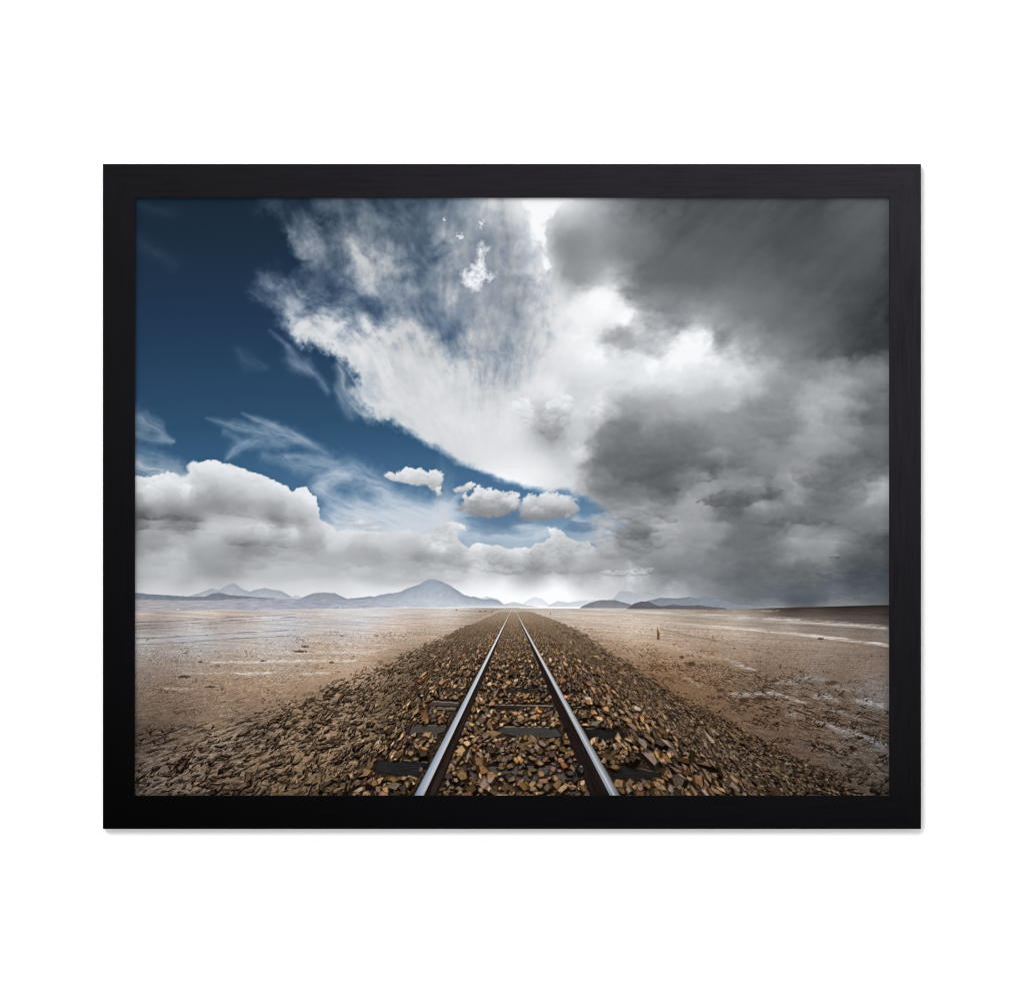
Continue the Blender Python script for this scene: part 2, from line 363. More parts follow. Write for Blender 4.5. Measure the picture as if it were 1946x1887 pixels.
def cumulus(poly, top, base, seed, rough=6.0, soft=1.6, cell=14.0, n=None, flat=.8):
    """a heaped cloud: lit bumpy crown, softly shaded flat base"""
    P = np.array(poly, float)
    w = win(P[:, 0].min() - 14, P[:, 1].min() - 14, P[:, 0].max() + 14, P[:, 1].max() + 14)
    x = GX[w]; y = GY[w]
    y0, y1 = P[:, 1].min(), P[:, 1].max()
    lf = np.zeros((H, W), np.float32)
    ht = np.clip((y - y0) / (y1 - y0), 0, 1)
    L = mix(top, base, sst(.1, .85, ht + .30 * fbm(x / 26, y / 20, 4, seed + 15)))
    lf[w] = L
    n2 = fbm(x / 8, y / 8, 4, seed + 9, .6)
    sd = - 4.6 * np.clip(billow(x / 13, y / 13, 4, seed + 33, .6), -.7, 1) * (1.1 - ht) + sd_poly(x + fbm(x / 12, y / 12, 4, seed + 3, .6) * rough, y + fbm(x / 12, y / 12, 4, seed + 5, .6) * rough, poly) + n2 * 2.2
    sf = soft * (1 + 2.6 * ht)
    a = 1 - sst(-sf, sf, sd + 1)
    Lc = L + n2 * 3
    put(w, np.stack([Lc - 1, Lc + .5, Lc + 3], -1).astype(np.float32), a.astype(np.float32))
    area = (P[:, 0].max() - P[:, 0].min()) * (y1 - y0)
    clip = np.zeros((H, W), np.float32); clip[w] = 1 - sst(-1.5, 2.5 + soft, sd)
    puffs(poly, n or int(area / (cell * cell) * 4.5), cell * .16, cell * .6, 24, .62, seed + 50, lf, clip=clip, soft=.4)

DECK = pts2('''240 1160; 240 908; 262 906; 272 908; 290 908; 306 900; 318 897; 334 900; 345 906; 356 900; 357 884; 366 878; 384 876; 405 876; 420 880; 440 884; 452 890; 470 894;
488 902; 505 908; 520 911; 530 920; 548 926; 556 934; 568 926; 582 924; 590 936; 600 948; 603 966; 608 984; 620 996; 634 1004; 638 1012; 652 1008; 680 1008; 700 1012; 730 1012;
742 1016; 760 1008; 786 1010; 806 1016; 822 1012; 830 1004; 846 996; 858 991; 868 995; 884 1000; 886 1006; 866 1006; 868 1018; 874 1028; 890 1042; 898 1036; 912 1032; 930 1038; 946 1037;
966 1044; 980 1042; 996 1040; 1006 1044; 1018 1036; 1036 1030; 1046 1022; 1042 1002; 1056 1004; 1070 1012; 1080 1022; 1096 1030; 1106 1028; 1118 1026; 1126 1038; 1138 1044; 1160 1036;
1180 1020; 1200 1005; 1200 1160''')

def paint_low_clouds(lum):
    w = win(256, 860, 1230, 1160)
    x = GX[w]; y = GY[w]
    n = fbm(x / 11, y / 10, 5, 401, .6)
    sd = sd_poly(x + fbm(x / 16, y / 16, 4, 410, .6) * 5, y + fbm(x / 16, y / 16, 4, 412, .6) * 5, DECK)
    sf = np.interp(x, [256, 350, 380, 610, 640, 800, 880, 1140, 1200], [9, 6, 1.6, 1.5, 6, 4, 1.6, 2.0, 16])
    a = 1 - sst(-sf, sf, sd + n * 1.5)
    near = np.exp(np.clip(sd, -60, 0) / 9.0)
    calm = sst(1132, 1092, y)
    L = lum[w] + near * 6 + n * 3.0 * calm + 5 * fbm(x / 50, y / 18, 5, 420) * calm
    L = np.clip(L, 60, 252)
    c = np.stack([L - 1.5, L + .5, L + 3.5], -1)
    put(w, c.astype(np.float32), a.astype(np.float32))
    clip = np.zeros((H, W), np.float32); clip[w] = 1 - sst(-1, 3, sd)
    # heaps of the left bank, bright heads over level grey bases
    puffs(pts2('256 908; 300 902; 325 897; 348 908; 366 930; 350 945; 300 955; 256 950'), 110, 4, 13, 20, .65, 2001, lum, 4, clip=clip)
    puffs(pts2('360 884; 405 878; 440 886; 500 910; 530 924; 560 938; 582 926; 600 950; 604 972; 585 960; 540 945; 480 915; 430 905; 380 900'), 260, 3, 11, 18, .65, 2002, lum, 3, clip=clip, lean=.3)
    puffs(pts2('366 915; 420 905; 480 925; 545 945; 600 970; 590 985; 520 970; 450 950; 380 950'), 120, 6, 18, 13, .45, 2003, lum, 1, clip=clip, lean=.3)
    puffs(pts2('455 1004; 500 998; 560 1008; 565 1022; 520 1020; 470 1016'), 80, 3, 9, 20, .65, 2004, lum, 6, clip=clip)
    puffs(pts2('590 985; 620 1000; 636 1014; 628 1030; 600 1030; 590 1010'), 30, 6, 14, 8, .45, 2005, lum, 2, clip=clip)
    puffs(pts2('630 1015; 740 1018; 800 1018; 830 1030; 780 1045; 700 1048; 640 1040'), 90, 6, 20, 8, .4, 2006, lum, 0, clip=clip, aspect=1.5)
    puffs(pts2('640 1030; 720 1026; 800 1030; 850 1050; 890 1070; 860 1085; 760 1070; 660 1062'), 90, 5, 16, 16, .5, 2020, lum, 2, clip=clip, aspect=1.5)
    puffs(pts2('800 1040; 830 1005; 856 993; 884 1003; 870 1022; 892 1044; 870 1060; 840 1052; 812 1050'), 130, 3, 10, 24, .65, 2007, lum, 3, clip=clip)
    puffs(pts2('893 1044; 912 1034; 946 1040; 966 1048; 1004 1043; 1012 1060; 1005 1085; 960 1090; 915 1086; 897 1070'), 240, 2.5, 9, 28, .72, 2008, lum, 3, clip=clip)
    puffs(pts2('1008 1046; 1030 1032; 1046 1008; 1072 1016; 1090 1032; 1118 1028; 1130 1042; 1120 1060; 1080 1070; 1040 1076; 1012 1070'), 240, 2.5, 9, 27, .72, 2009, lum, 2, clip=clip)
    puffs(pts2('1010 1070; 1090 1056; 1130 1060; 1150 1082; 1060 1088; 1015 1088'), 110, 3, 11, 20, .6, 2010, lum, 0, clip=clip, aspect=1.5)
    puffs(pts2('256 1070; 420 1066; 560 1060; 700 1062; 860 1072; 860 1098; 700 1096; 500 1092; 256 1096'), 90, 12, 34, 8, .35, 2011, lum, 0, aspect=2.0)
    puffs(pts2('256 996; 380 1000; 440 1010; 560 1036; 640 1030; 640 1070; 500 1080; 256 1070'), 170, 5, 18, 13, .42, 2012, lum, 0, clip=clip, aspect=1.7)
    puffs(pts2('640 1050; 740 1060; 860 1075; 880 1100; 760 1104; 640 1092'), 70, 5, 16, 12, .4, 2013, lum, 0, clip=clip, aspect=1.8)
    for (x0, y0, x1, y1, d_) in ((256, 986, 390, 992, 30), (262, 1006, 385, 1008, 22), (400, 975, 590, 1000, 14), (430, 1036, 560, 1041, 22), (780, 1066, 900, 1080, 14)):
        ww = win(x0 - 20, y0 - 26, x1 + 20, max(y0, y1) + 6); xx = GX[ww]; yy = GY[ww]
        yb = mix(y0, y1, np.clip((xx - x0) / (x1 - x0), 0, 1)) + 4 * fbm(xx / 28, xx * 0, 4, int(x0))
        k = sst(-18, 0, yy - yb) * sst(1.8, -1.2, yy - yb) * sst(x0 - 20, x0 + 20, xx) * sst(x1 + 20, x1 - 20, xx)
        v = IMG[ww]; v -= (k * d_ * .95 * np.clip(.8 + .8 * fbm(xx / 24, yy / 8, 4, int(x0) + 5), 0, 1.5))[..., None]
    cumulus(pts2('732 904; 740 897; 752 902; 764 894; 774 888; 788 893; 800 890; 808 900; 820 896; 832 894; 841 903; 838 920; 832 935; 820 930; 808 920; 790 922; 775 918; 760 914; 745 912'), 230, 184, 501, rough=5, cell=14)
    cumulus(pts2('828 930; 836 926; 840 938; 832 944'), 224, 190, 505, rough=3, cell=9)
    cumulus(pts2('862 930; 880 925; 893 918; 902 920; 896 930; 882 934; 866 936'), 226, 190, 511, rough=4, cell=10)
    cumulus(pts2('878 944; 884 940; 892 944; 886 950'), 226, 200, 512, rough=3, cell=8)
    cumulus(pts2('868 968; 882 955; 888 945; 900 936; 908 924; 922 932; 940 931; 955 938; 972 936; 986 938; 988 955; 984 968; 968 974; 950 980; 930 984; 905 980; 885 974'), 228, 146, 521, rough=6, cell=17)
    cumulus(pts2('990 985; 988 965; 998 948; 1010 939; 1024 944; 1040 937; 1060 940; 1080 945; 1095 955; 1100 968; 1085 982; 1060 984; 1040 988; 1018 990; 1002 988'), 226, 148, 531, rough=6, cell=17, soft=3)
    cumulus(pts2('700 1004; 708 1000; 722 1004; 712 1007'), 222, 205, 541, rough=2, cell=8)
    cumulus(pts2('660 996; 672 994; 684 989; 692 992; 708 996; 700 1000; 676 1000'), 224, 196, 545, rough=2.5, cell=8)
    st_ = lambda *A, **K: puffs(*A, **K)
    # soft lobes of the storm
    st_(pts2('1060 400; 1690 390; 1690 660; 1500 690; 1380 640; 1200 560; 1060 520'), 150, 22, 60, 5, .22, 2101, lum, -1, aspect=1.6, soft=.7, lean=-.4)
    st_(pts2('1200 700; 1690 690; 1690 850; 1300 850; 1200 780'), 150, 10, 34, 15, .36, 2102, lum, 0, aspect=1.7, soft=.7)
    st_(pts2('1110 830; 1320 800; 1690 820; 1690 1000; 1300 1010; 1120 950'), 330, 7, 28, 15, .38, 2103, lum, 0, aspect=1.8, soft=.65)
    st_(pts2('1130 990; 1330 960; 1690 980; 1690 1090; 1300 1090; 1140 1085'), 280, 6, 24, 13, .38, 2104, lum, 0, aspect=1.9, soft=.65)
    st_(pts2('1130 985; 1250 960; 1300 1010; 1250 1050; 1140 1060'), 170, 4, 12, 22, .5, 2105, lum, 0, aspect=1.6, soft=.5)
    st_(pts2('1145 1088; 1240 1080; 1244 1090; 1150 1096'), 50, 3, 6, 30, .7, 2106, lum, 6, aspect=1.6, soft=.5)
    st_(pts2('1080 700; 1250 690; 1240 800; 1100 860; 1070 800'), 110, 8, 24, 13, .36, 2107, lum, 0, aspect=1.4, soft=.65)
    st_(pts2('1290 640; 1345 640; 1345 690; 1260 705'), 30, 6, 18, 10, .4, 2108, lum, 2, aspect=1.2, soft=.6)
    # ragged bright scrap in the middle of the upper sky
    scrap = pts2('878 540; 872 520; 880 505; 888 512; 893 498; 905 494; 902 478; 908 462; 916 456; 924 470; 932 466; 930 480; 922 486; 924 504; 930 520; 948 512; 940 528; 934 542; 926 534; 916 552; 900 556; 884 550')
    w = win(860, 440, 960, 570); x = GX[w]; y = GY[w]
    n = fbm(x / 9, y / 9, 4, 601, .7)
    d = sd_poly(x + 6 * fbm(x / 14, y / 14, 4, 610), y + 6 * fbm(x / 14, y / 14, 4, 613), scrap) + n * 6
    a = (1 - sst(-9, 4.5, d + 2)) * (.62 + .38 * sst(-.6, .3, n))
    a = np.maximum(a, 0)
    put(w, np.array((238, 240, 243), np.float32), a.astype(np.float32))
    for (cx, cy, r) in ((874, 449, 6), (916, 424, 5), (911, 432, 4), (846, 418, 3)):
        w = win(cx - 14, cy - 14, cx + 14, cy + 14); x = GX[w]; y = GY[w]
        d = np.hypot((x - cx) * .8, y - cy) + 6 * fbm(x / 6, y / 6, 3, 620)
        put(w, np.array((230, 233, 238), np.float32), (.8 * (1 - sst(r - 4, r + 1, d))).astype(np.float32))
    # bright lit edges against the storm cloud
    for k, (P, al) in enumerate((
        ('990 376; 1000 400; 1006 425; 1014 445; 1022 458; 1032 470; 1040 482; 1040 455; 1038 425; 1050 404; 1068 390; 1090 376', .9),
        ('1027 482; 1034 480; 1040 492; 1052 500; 1050 515; 1040 520; 1032 506', .85),
        ('1085 565; 1100 555; 1120 556; 1145 548; 1170 548; 1182 562; 1188 580; 1206 592; 1200 606; 1180 612; 1165 628; 1140 632; 1100 615; 1075 600; 1078 580', .55),
        ('1270 680; 1282 655; 1300 640; 1320 645; 1336 632; 1346 648; 1342 676; 1330 690; 1300 700; 1262 702', .75),
        ('1228 690; 1244 688; 1250 704; 1240 718; 1228 712', .6),
        ('1085 850; 1110 852; 1118 862; 1096 866', .4))):
        P = pts2(P); A = np.array(P)
        w = win(A[:, 0].min() - 25, A[:, 1].min() - 25, A[:, 0].max() + 25, A[:, 1].max() + 25); x = GX[w]; y = GY[w]
        d = sd_poly(x + 9 * fbm(x / 20, y / 20, 4, 640 + k), y + 9 * fbm(x / 20, y / 20, 4, 650 + k), P)
        sf = 5 if k < 2 else 11
        n = fbm(x / 10, y / 10, 4, 660 + k, .6)
        a = al * (1 - sst(-sf, sf, d + 2 + n * 3))
        put(w, np.array((248, 249, 250), np.float32), a.astype(np.float32))
    # cumulus heads seen against the bright sheet
    for k, (P, t, b_, sf) in enumerate((
        ('968 778; 975 765; 990 762; 1002 756; 1008 770; 1012 790; 1004 805; 990 800; 982 790', 232, 216, 5),
        ('1012 812; 1022 796; 1036 788; 1042 768; 1056 758; 1064 750; 1082 750; 1088 764; 1080 786; 1076 806; 1062 826; 1050 842; 1040 834; 1030 822', 230, 158, 5),
        ('1112 800; 1120 782; 1130 772; 1142 780; 1140 800', 224, 205, 7),)):
        cumulus(pts2(P), t, b_, 700 + 9 * k, rough=8, soft=sf, cell=17)
    # shaded underside of the storm: ragged dark lobes
    for k, (P, L, al, sf) in enumerate((
        ('1105 900; 1120 862; 1150 840; 1190 830; 1230 826; 1290 836; 1300 880; 1330 905; 1345 912; 1310 930; 1270 950; 1225 958; 1170 950; 1120 935', 100, .3, 12),
        ('1322 956; 1350 945; 1370 930; 1420 925; 1470 918; 1492 930; 1478 942; 1450 950; 1420 962; 1390 968; 1360 966', 92, .6, 4),
        ('1440 998; 1470 985; 1510 978; 1560 984; 1600 992; 1560 998; 1500 996; 1480 1000', 98, .55, 4),
        ('1325 915; 1345 908; 1370 905; 1356 914', 84, .4, 5),
        ('1150 1018; 1180 1012; 1220 1016; 1250 1022; 1225 1030; 1190 1026', 112, .5, 6),
        ('1500 890; 1560 876; 1640 870; 1700 880; 1700 898; 1640 915; 1580 938; 1540 930; 1510 915', 98, .45, 8),
        ('1144 622; 1165 612; 1200 618; 1215 650; 1190 668; 1160 655; 1146 640', 165, .6, 9),
        ('1578 1060; 1588 1054; 1604 1056; 1596 1060', 92, .6, 2))):
        P = pts2(P); A = np.array(P)
        w = win(A[:, 0].min() - 30, A[:, 1].min() - 30, A[:, 0].max() + 30, A[:, 1].max() + 30); x = GX[w]; y = GY[w]
        d = sd_poly(x + 12 * fbm(x / 24, y / 18, 5, 740 + k), y + 9 * fbm(x / 24, y / 18, 5, 750 + k), P)
        n = fbm(x / 16, y / 10, 4, 760 + k, .6)
        a = al * (1 - sst(-sf, sf * .7, d + n * 4)) * (.8 + .3 * n) * sst(A[:, 1].min() - 6, mix(A[:, 1].min(), A[:, 1].max(), .8), y + 6 * n)
        put(w, np.array((L - 2, L, L + 2), np.float32), np.clip(a, 0, 1).astype(np.float32))
    # blue rain haze low on the right
    for (x0, y0, rx, ry, al, c) in ((1520, 1130, 90, 16, .5, (84, 93, 105)), (1655, 1104, 80, 24, .5, (70, 79, 91)), (1400, 1112, 110, 30, .3, (114, 121, 128)), (1690, 1130, 50, 30, .35, (92, 99, 109))):
        w = win(x0 - 2 * rx, y0 - 2 * ry, x0 + 2 * rx, y0 + 2 * ry); x = GX[w]; y = GY[w]
        d = ((x + 50 * fbm(x / 50, y / 20, 5, 780, .6) - x0) / rx) ** 2 + ((y + 18 * fbm(x / 40, y / 16, 5, 785, .6) - y0) / ry) ** 2
        put(w, np.array(c, np.float32), (al * (1 - sst(.0, 2.2, d)) * sst(1149, 1140, y)).astype(np.float32))

def ridge(prof, ybot, ctop, cbot, seed, rough=1.2, strength=.1, fade=None):
    """a distant range, hazier towards its foot"""
    P = np.array(pts2(prof))
    w = win(P[0, 0], P[:, 1].min() - 6, P[-1, 0], ybot + 1); x = GX[w]; y = GY[w]
    top = np.interp(x, P[:, 0], P[:, 1]) + fbm(x / 12, x * 0 + seed, 4, seed) * rough
    a = sst(-.8, .8, y - top) * sst(.8, -.8, y - ybot)
    t = np.clip((y - top) / np.maximum(ybot - top, 1), 0, 1)
    sh = fbm((x + (y - top) * .5) / 9, (y - top) / 9, 4, seed + 3) * strength * .8
    c = mix(np.array(ctop)[None, None] * .93 + 16.0, np.array(cbot)[None, None], t[..., None]) * (1 + sh[..., None])
    if fade: a = a * fade(x, y)
    put(w, c.astype(np.float32), a.astype(np.float32))

def paint_mountains():
    # glow at the vanishing point
    w = win(700, 1080, 1250, 1160); x = GX[w]; y = GY[w]
    g = np.exp(-((x - 982) / 110) ** 2 - ((y - 1148) / 24) ** 2)
    put(w, np.array((255, 255, 255), np.float32), (.85 * g).astype(np.float32))
    ridge('356 1134; 380 1126; 402 1118; 415 1122; 430 1113; 443 1108; 452 1113; 462 1121; 474 1124; 490 1120; 502 1117; 518 1121; 532 1122; 545 1129; 556 1135', 1140, (158, 165, 175), (190, 196, 203), 801, 1.0, .05)
    ridge('545 1138; 562 1131; 574 1135; 600 1142', 1142, (188, 192, 202), (200, 204, 211), 803, .5, .02)
    ridge('562 1142; 580 1133; 596 1127; 615 1126; 636 1127; 648 1133; 660 1138; 680 1136; 705 1133; 712 1136; 725 1130', 1150, (141, 149, 160), (165, 172, 181), 805, .7, .05)
    ridge('893 1150; 908 1140; 925 1133; 945 1138; 960 1150', 1152, (208, 215, 226), (222, 227, 234), 808, .5, .0)
    ridge('690 1140; 708 1134; 730 1129; 756 1126; 775 1118; 795 1111; 806 1105; 815 1101.5; 822 1100.5; 830 1102; 840 1105; 851 1110; 866 1120; 880 1129; 895 1135; 900 1133; 915 1138; 922 1139; 935 1138; 947 1141; 960 1151', 1154, (147, 158, 172), (203, 210, 219), 807, 1.2, .055)
    ridge('990 1150; 1002 1141; 1015 1134; 1030 1138; 1042 1147; 1052 1150', 1152, (222, 228, 236), (238, 241, 245), 809, .6, .02)
    ridge('1040 1152; 1060 1142; 1080 1145; 1100 1142; 1130 1140; 1150 1146; 1170 1152', 1153, (206, 212, 220), (216, 220, 226), 811, .8, .02)
    ridge('1140 1144; 1165 1138; 1178 1124; 1195 1123; 1210 1129; 1232 1140; 1250 1146', 1150, (176, 181, 190), (190, 194, 200), 812, .8, .03)
    ridge('1215 1150; 1230 1142; 1255 1136; 1290 1137; 1312 1134; 1325 1137; 1343 1132; 1355 1136; 1372 1140; 1390 1146; 1402 1150; 1420 1149; 1440 1153; 1470 1151; 1490 1153; 1520 1155', 1157, (126, 134, 145), (138, 145, 153), 813, .8, .05)
    ridge('1105 1153; 1120 1146; 1136 1141; 1150 1140; 1170 1141; 1190 1146; 1210 1152', 1156, (122, 124, 134), (146, 146, 150), 815, .7, .06)
    ridge('1192 1156; 1205 1147; 1218 1143; 1232 1143; 1245 1149; 1256 1152; 1280 1149; 1300 1151; 1330 1150; 1350 1153; 1380 1156', 1158, (98, 98, 106), (106, 104, 106), 817, .6, .07)
    ridge('900 1153; 935 1151; 955 1149; 966 1146; 975 1144; 985 1146; 1000 1150; 1020 1153', 1154, (196, 200, 208), (212, 214, 218), 819, .6, .04)
    # low dark rise and the pale desert slope at the far left
    ridge('256 1126; 280 1129; 300 1130; 320 1131; 345 1133; 370 1134; 390 1134; 402 1128; 416 1126; 432 1130; 450 1132; 480 1134; 520 1137', 1142, (112, 120, 132), (128, 136, 147), 821, .8, .08)
    w = win(256, 1130, 975, 1166); x = GX[w]; y = GY[w]
    top = np.interp(x, [256, 320, 400, 480, 600, 736, 860, 975], [1139, 1141, 1141, 1137, 1139, 1140, 1147, 1152]) + fbm(x / 30, x * 0, 3, 830)
    bot = np.interp(x, [256, 400, 600, 700, 975], [1163, 1160, 1157.5, 1156, 1155])
    a = sst(-1.5, 1.5, y - top) * sst(1, -1, y - bot) * np.interp(x, [256, 700, 800, 960], [.95, .85, .55, .2])
    n = fbm(x / 26, (y + x * .02) / 2.6, 4, 833, .6)
    base = np.stack([np.interp(x, [256, 400, 600, 900], v) for v in ((168, 166, 158, 205), (162, 166, 164, 208), (166, 174, 178, 216))], -1)
    c = base * (1 + n[..., None] * .13)
    put(w, c.astype(np.float32), a.astype(np.float32))
    for (cx, cy) in ((338, 1158), (646, 1154), (1102, 1154), (770, 1153)):
        w = win(cx - 4, cy - 3, cx + 4, cy + 3)
        put(w, np.array((240, 242, 246), np.float32), (.8 * np.exp(-((GX[w] - cx) / 2) ** 2 - ((GY[w] - cy) / 1.1) ** 2)).astype(np.float32))

GROUND = pts3('''
270 1163 190 176 166; 400 1160 208 194 182; 600 1158 198 186 176; 800 1158 196 184 176; 300 1175 160 148 142; 450 1178 178 166 160; 600 1178 190 184 182; 736 1172 206 196 192;
270 1192 150 142 138; 400 1192 172 164 160; 560 1192 186 184 188; 690 1185 202 198 198; 850 1168 206 196 188; 270 1208 160 157 155; 380 1205 178 176 176; 500 1200 186 182 180; 650 1195 190 184 182;
300 1228 150 142 138; 450 1222 172 164 158; 600 1212 184 170 158; 750 1200 192 176 162; 860 1185 190 174 160; 300 1255 136 124 116; 450 1250 158 143 130; 600 1240 166 148 132; 730 1225 172 152 134; 820 1205 176 156 138;
280 1290 118 104 94; 400 1290 136 118 102; 520 1295 146 126 108; 640 1280 156 134 114; 700 1260 160 138 118; 280 1330 104 90 78; 400 1335 120 101 85; 500 1325 132 111 93; 590 1305 138 118 99;
275 1365 90 78 68; 380 1365 108 91 77; 470 1348 116 98 82; 270 1398 58 49 43; 330 1395 72 61 52; 400 1385 96 81 68; 300 1425 76 66 59; 420 1415 96 84 73; 500 1375 96 82 68; 280 1460 74 65 58; 340 1475 82 72 64;
280 1505 74 65 58; 420 1450 88 74 62; 430 1500 78 66 54; 520 1430 94 78 63; 560 1380 102 85 68; 600 1340 108 90 73; 620 1440 98 80 63; 660 1390 106 88 70; 700 1340 108 90 72; 740 1290 112 94 76; 800 1250 120 102 82;
560 1500 82 66 50; 650 1500 76 60 44; 740 1420 86 68 52; 800 1340 88 70 54; 860 1240 124 104 84; 900 1200 138 118 98; 940 1172 160 142 126; 975 1160 180 164 150;
1080 1163 200 189 178; 1210 1163 176 164 154; 1350 1164 140 128 118; 1500 1163 78 68 62; 1600 1160 62 54 50; 1688 1156 54 47 44; 1688 1170 62 55 52; 1600 1172 84 75 70; 1210 1170 196 182 170; 1400 1176 172 158 146;
1100 1178 194 178 162; 1250 1182 190 174 160; 1350 1190 182 166 152; 1500 1190 156 144 134; 1600 1196 130 120 112; 1685 1202 116 108 102; 1420 1183 166 153 143; 1560 1180 112 102 95; 1685 1184 84 76 72;
1130 1198 184 164 146; 1250 1205 180 160 142; 1350 1212 164 144 126; 1500 1220 144 126 111; 1620 1228 126 110 98; 1685 1235 112 99 90; 1120 1215 160 138 117; 1200 1225 172 150 130; 1300 1232 158 136 116; 1450 1245 134 115 98; 1600 1260 116 101 89; 1685 1275 104 93 84;
1160 1245 132 108 86; 1250 1255 136 111 88; 1340 1265 126 104 84; 1450 1275 112 94 79; 1560 1290 108 95 85; 1660 1300 110 102 97; 1220 1280 112 88 67; 1300 1295 116 91 70; 1400 1310 104 84 67; 1500 1325 106 90 77;
1600 1320 96 82 71; 1685 1335 94 88 84; 1300 1330 106 84 65; 1380 1345 100 79 62; 1480 1355 94 76 62; 1590 1365 88 72 60; 1685 1375 78 66 56; 1380 1390 94 76 61; 1480 1400 88 72 60; 1600 1395 88 76 68; 1685 1415 80 72 66;
1450 1430 84 69 56; 1550 1445 80 67 57; 1650 1460 76 67 60; 1500 1470 70 57 46; 1600 1485 70 60 51; 1685 1500 66 58 50; 1540 1505 62 52 43''', 5)

VX, VY = 975.5, 1152.0

def paint_ground():
    G_ = [(p[0], p[1]) + tuple(c * (1 + .13 * float(np.interp(p[1], [1180, 1260, 1360], [0.15, 0.9, 1.35])) * (2.3 if p[0] < 720 and p[1] > 1375 else 1)) for c in p[2:]) for p in GROUND]
    g = rbf(G_, 6.0, 0.0005)
    w = win(256, 1148, 1690, 1512)
    x = GX[w]; y = GY[w]
    hz = np.interp(x, [256, 320, 420, 560, 700, 900, 975, 1210, 1380, 1500, 1600, 1690], [1162, 1161, 1159.5, 1157.5, 1156, 1155, 1155.5, 1157, 1158, 1154.5, 1152, 1149.5])
    dep = np.maximum(y - 1146, 3.0)
    X = (x - VX) / dep; Z = 600.0 / dep
    wob = fbm(x / 50, y / 12, 4, 900)
    col = samp(g, (x + wob * 12 - PX0) / 6.0, (y + wob * 4 * sst(1150, 1300, y) - PY0) / 6.0)
    # long streaks that flatten into the distance
    s1 = fbm(x / 150 + .2, (y - .05 * np.abs(x - VX) * np.where(x > VX, 1, -1)) / 4.0, 5, 905, .6)
    far = sst(1330, 1170, y)
    n2 = fbm(X * 9, Z * 3.0 * 3, 5, 915, .62)
    n3 = fbm(x / 7, y / 3.0, 4, 925, .65)
    rng = np.random.RandomState(5)
    gr = rng.randn(*x.shape).astype(np.float32)
    amp = np.interp(y, [1155, 1200, 1300, 1511], [.02, .045, .09, .15])
    n4 = fbm(x / 3.4, y / 2.4, 3, 928, .8)
    n5 = fbm(X * 26, Z * 22, 4, 918, .6) * sst(1260, 1420, y)
    n6 = fbm(x / 110, (y + .045 * (x - VX) * np.where(x < VX, 1, -.9) ) / 2.3, 4, 919, .6) * sst(1320, 1200, y) * sst(1156, 1170, y)
    hue = (n2 * .5 + n3 * .4 + n5 * .4) * sst(1170, 1260, y)
    col = col * (1 + hue[..., None] * np.array((.03, -.01, -.07), np.float32))
    m = 1 + s1 * (.085 * far + .02) + n6 * .085 + n5 * .14 + n2 * amp * 1.35 + n3 * amp * .9 + n4 * amp * .9 + gr * amp * .38
    col = col * m[..., None]
    a = sst(-.8, .8, y - hz)
    put(w, col.astype(np.float32), a.astype(np.float32))
    # dry mud clods: dark flecks with a lit side, sized with distance
    def clods(region, dens, size, dark, seed, lit=.0):
        P = pts2(region); A = np.array(P)
        ww = win(A[:, 0].min() - 20, A[:, 1].min() - 12, A[:, 0].max() + 20, A[:, 1].max() + 12)
        xx = GX[ww]; yy = GY[ww]
        dd = np.maximum(yy - 1146, 4)
        sz = dd * size
        f = fbm(xx / 60, yy / 22, 4, seed)
        sg = sd_poly(xx + 26 * f, yy + 12 * fbm(xx / 50, yy / 20, 4, seed + 1), P)
        u = (xx - VX) / dd * 62 / (size * 100); v = np.log(dd) * 100 / (size * 100)
        sl = u * .35
        nn = fbm(u, v + 0 * sl, 4, seed + 3, .6)
        nn_up = fbm(u, v - .25, 3, seed + 3, .6)
        k = sst(dens, dens + .22, nn + f * .25) * sst(6, -14, sg)
        e = np.clip(nn - nn_up, -1, 1) * sst(6, -14, sg)
        v_ = IMG[ww]
        v_ *= (1 - dark * k + lit * e * .6)[..., None]
    clods('1100 1200; 1200 1222; 1290 1245; 1380 1262; 1480 1280; 1600 1310; 1700 1345; 1700 1500; 1560 1440; 1420 1360; 1300 1300; 1180 1240', .12, .03, .42, 931, .5)
    clods('1350 1345; 1450 1400; 1560 1460; 1700 1500; 1700 1520; 1500 1520; 1380 1400; 1300 1330', .1, .03, .45, 941, .6)
    clods('256 1380; 340 1375; 420 1372; 520 1340; 620 1300; 700 1270; 700 1520; 256 1520', .08, .034, .45, 951, .6)
    clods('256 1230; 420 1225; 620 1205; 800 1190; 860 1195; 700 1250; 560 1310; 420 1365; 256 1372', .34, .03, .32, 961, .3)
    clods('1180 1165; 1350 1180; 1700 1250; 1700 1330; 1400 1265; 1200 1215', .36, .03, .22, 971, .2)
    # salt crusts and standing streaks of white
    def salt(pl, wid, al, c=(205, 207, 212), seed=0, sc=14, flat=.4):
        P = np.array(pts2(pl)); ws = max(wid) * 3
        ww = win(P[:, 0].min() - ws, P[:, 1].min() - ws, P[:, 0].max() + ws, P[:, 1].max() + ws); xx = GX[ww]; yy = GY[ww]
        yc = np.interp(xx, P[:, 0], P[:, 1]); wd = np.interp(xx, P[:, 0], np.linspace(0, 1, len(P)) * 0 + np.array(wid))
        ed = sst(0, ws * .8 + 4, xx - P[0, 0] + 4) * sst(0, ws * .8 + 4, P[-1, 0] - xx + 4)
        n = fbm(xx / sc, yy / (sc * flat * .6), 4, 980 + seed, .65)
        n_ = fbm(xx / 9, yy / 3.2, 4, 990 + seed, .7)
        k_ = .5 if sc < 30 else .2
        d = np.abs(yy - yc + 1.5 * n + n_ * wd * 1.3 * k_) / (wd * (1 + .5 * k_))
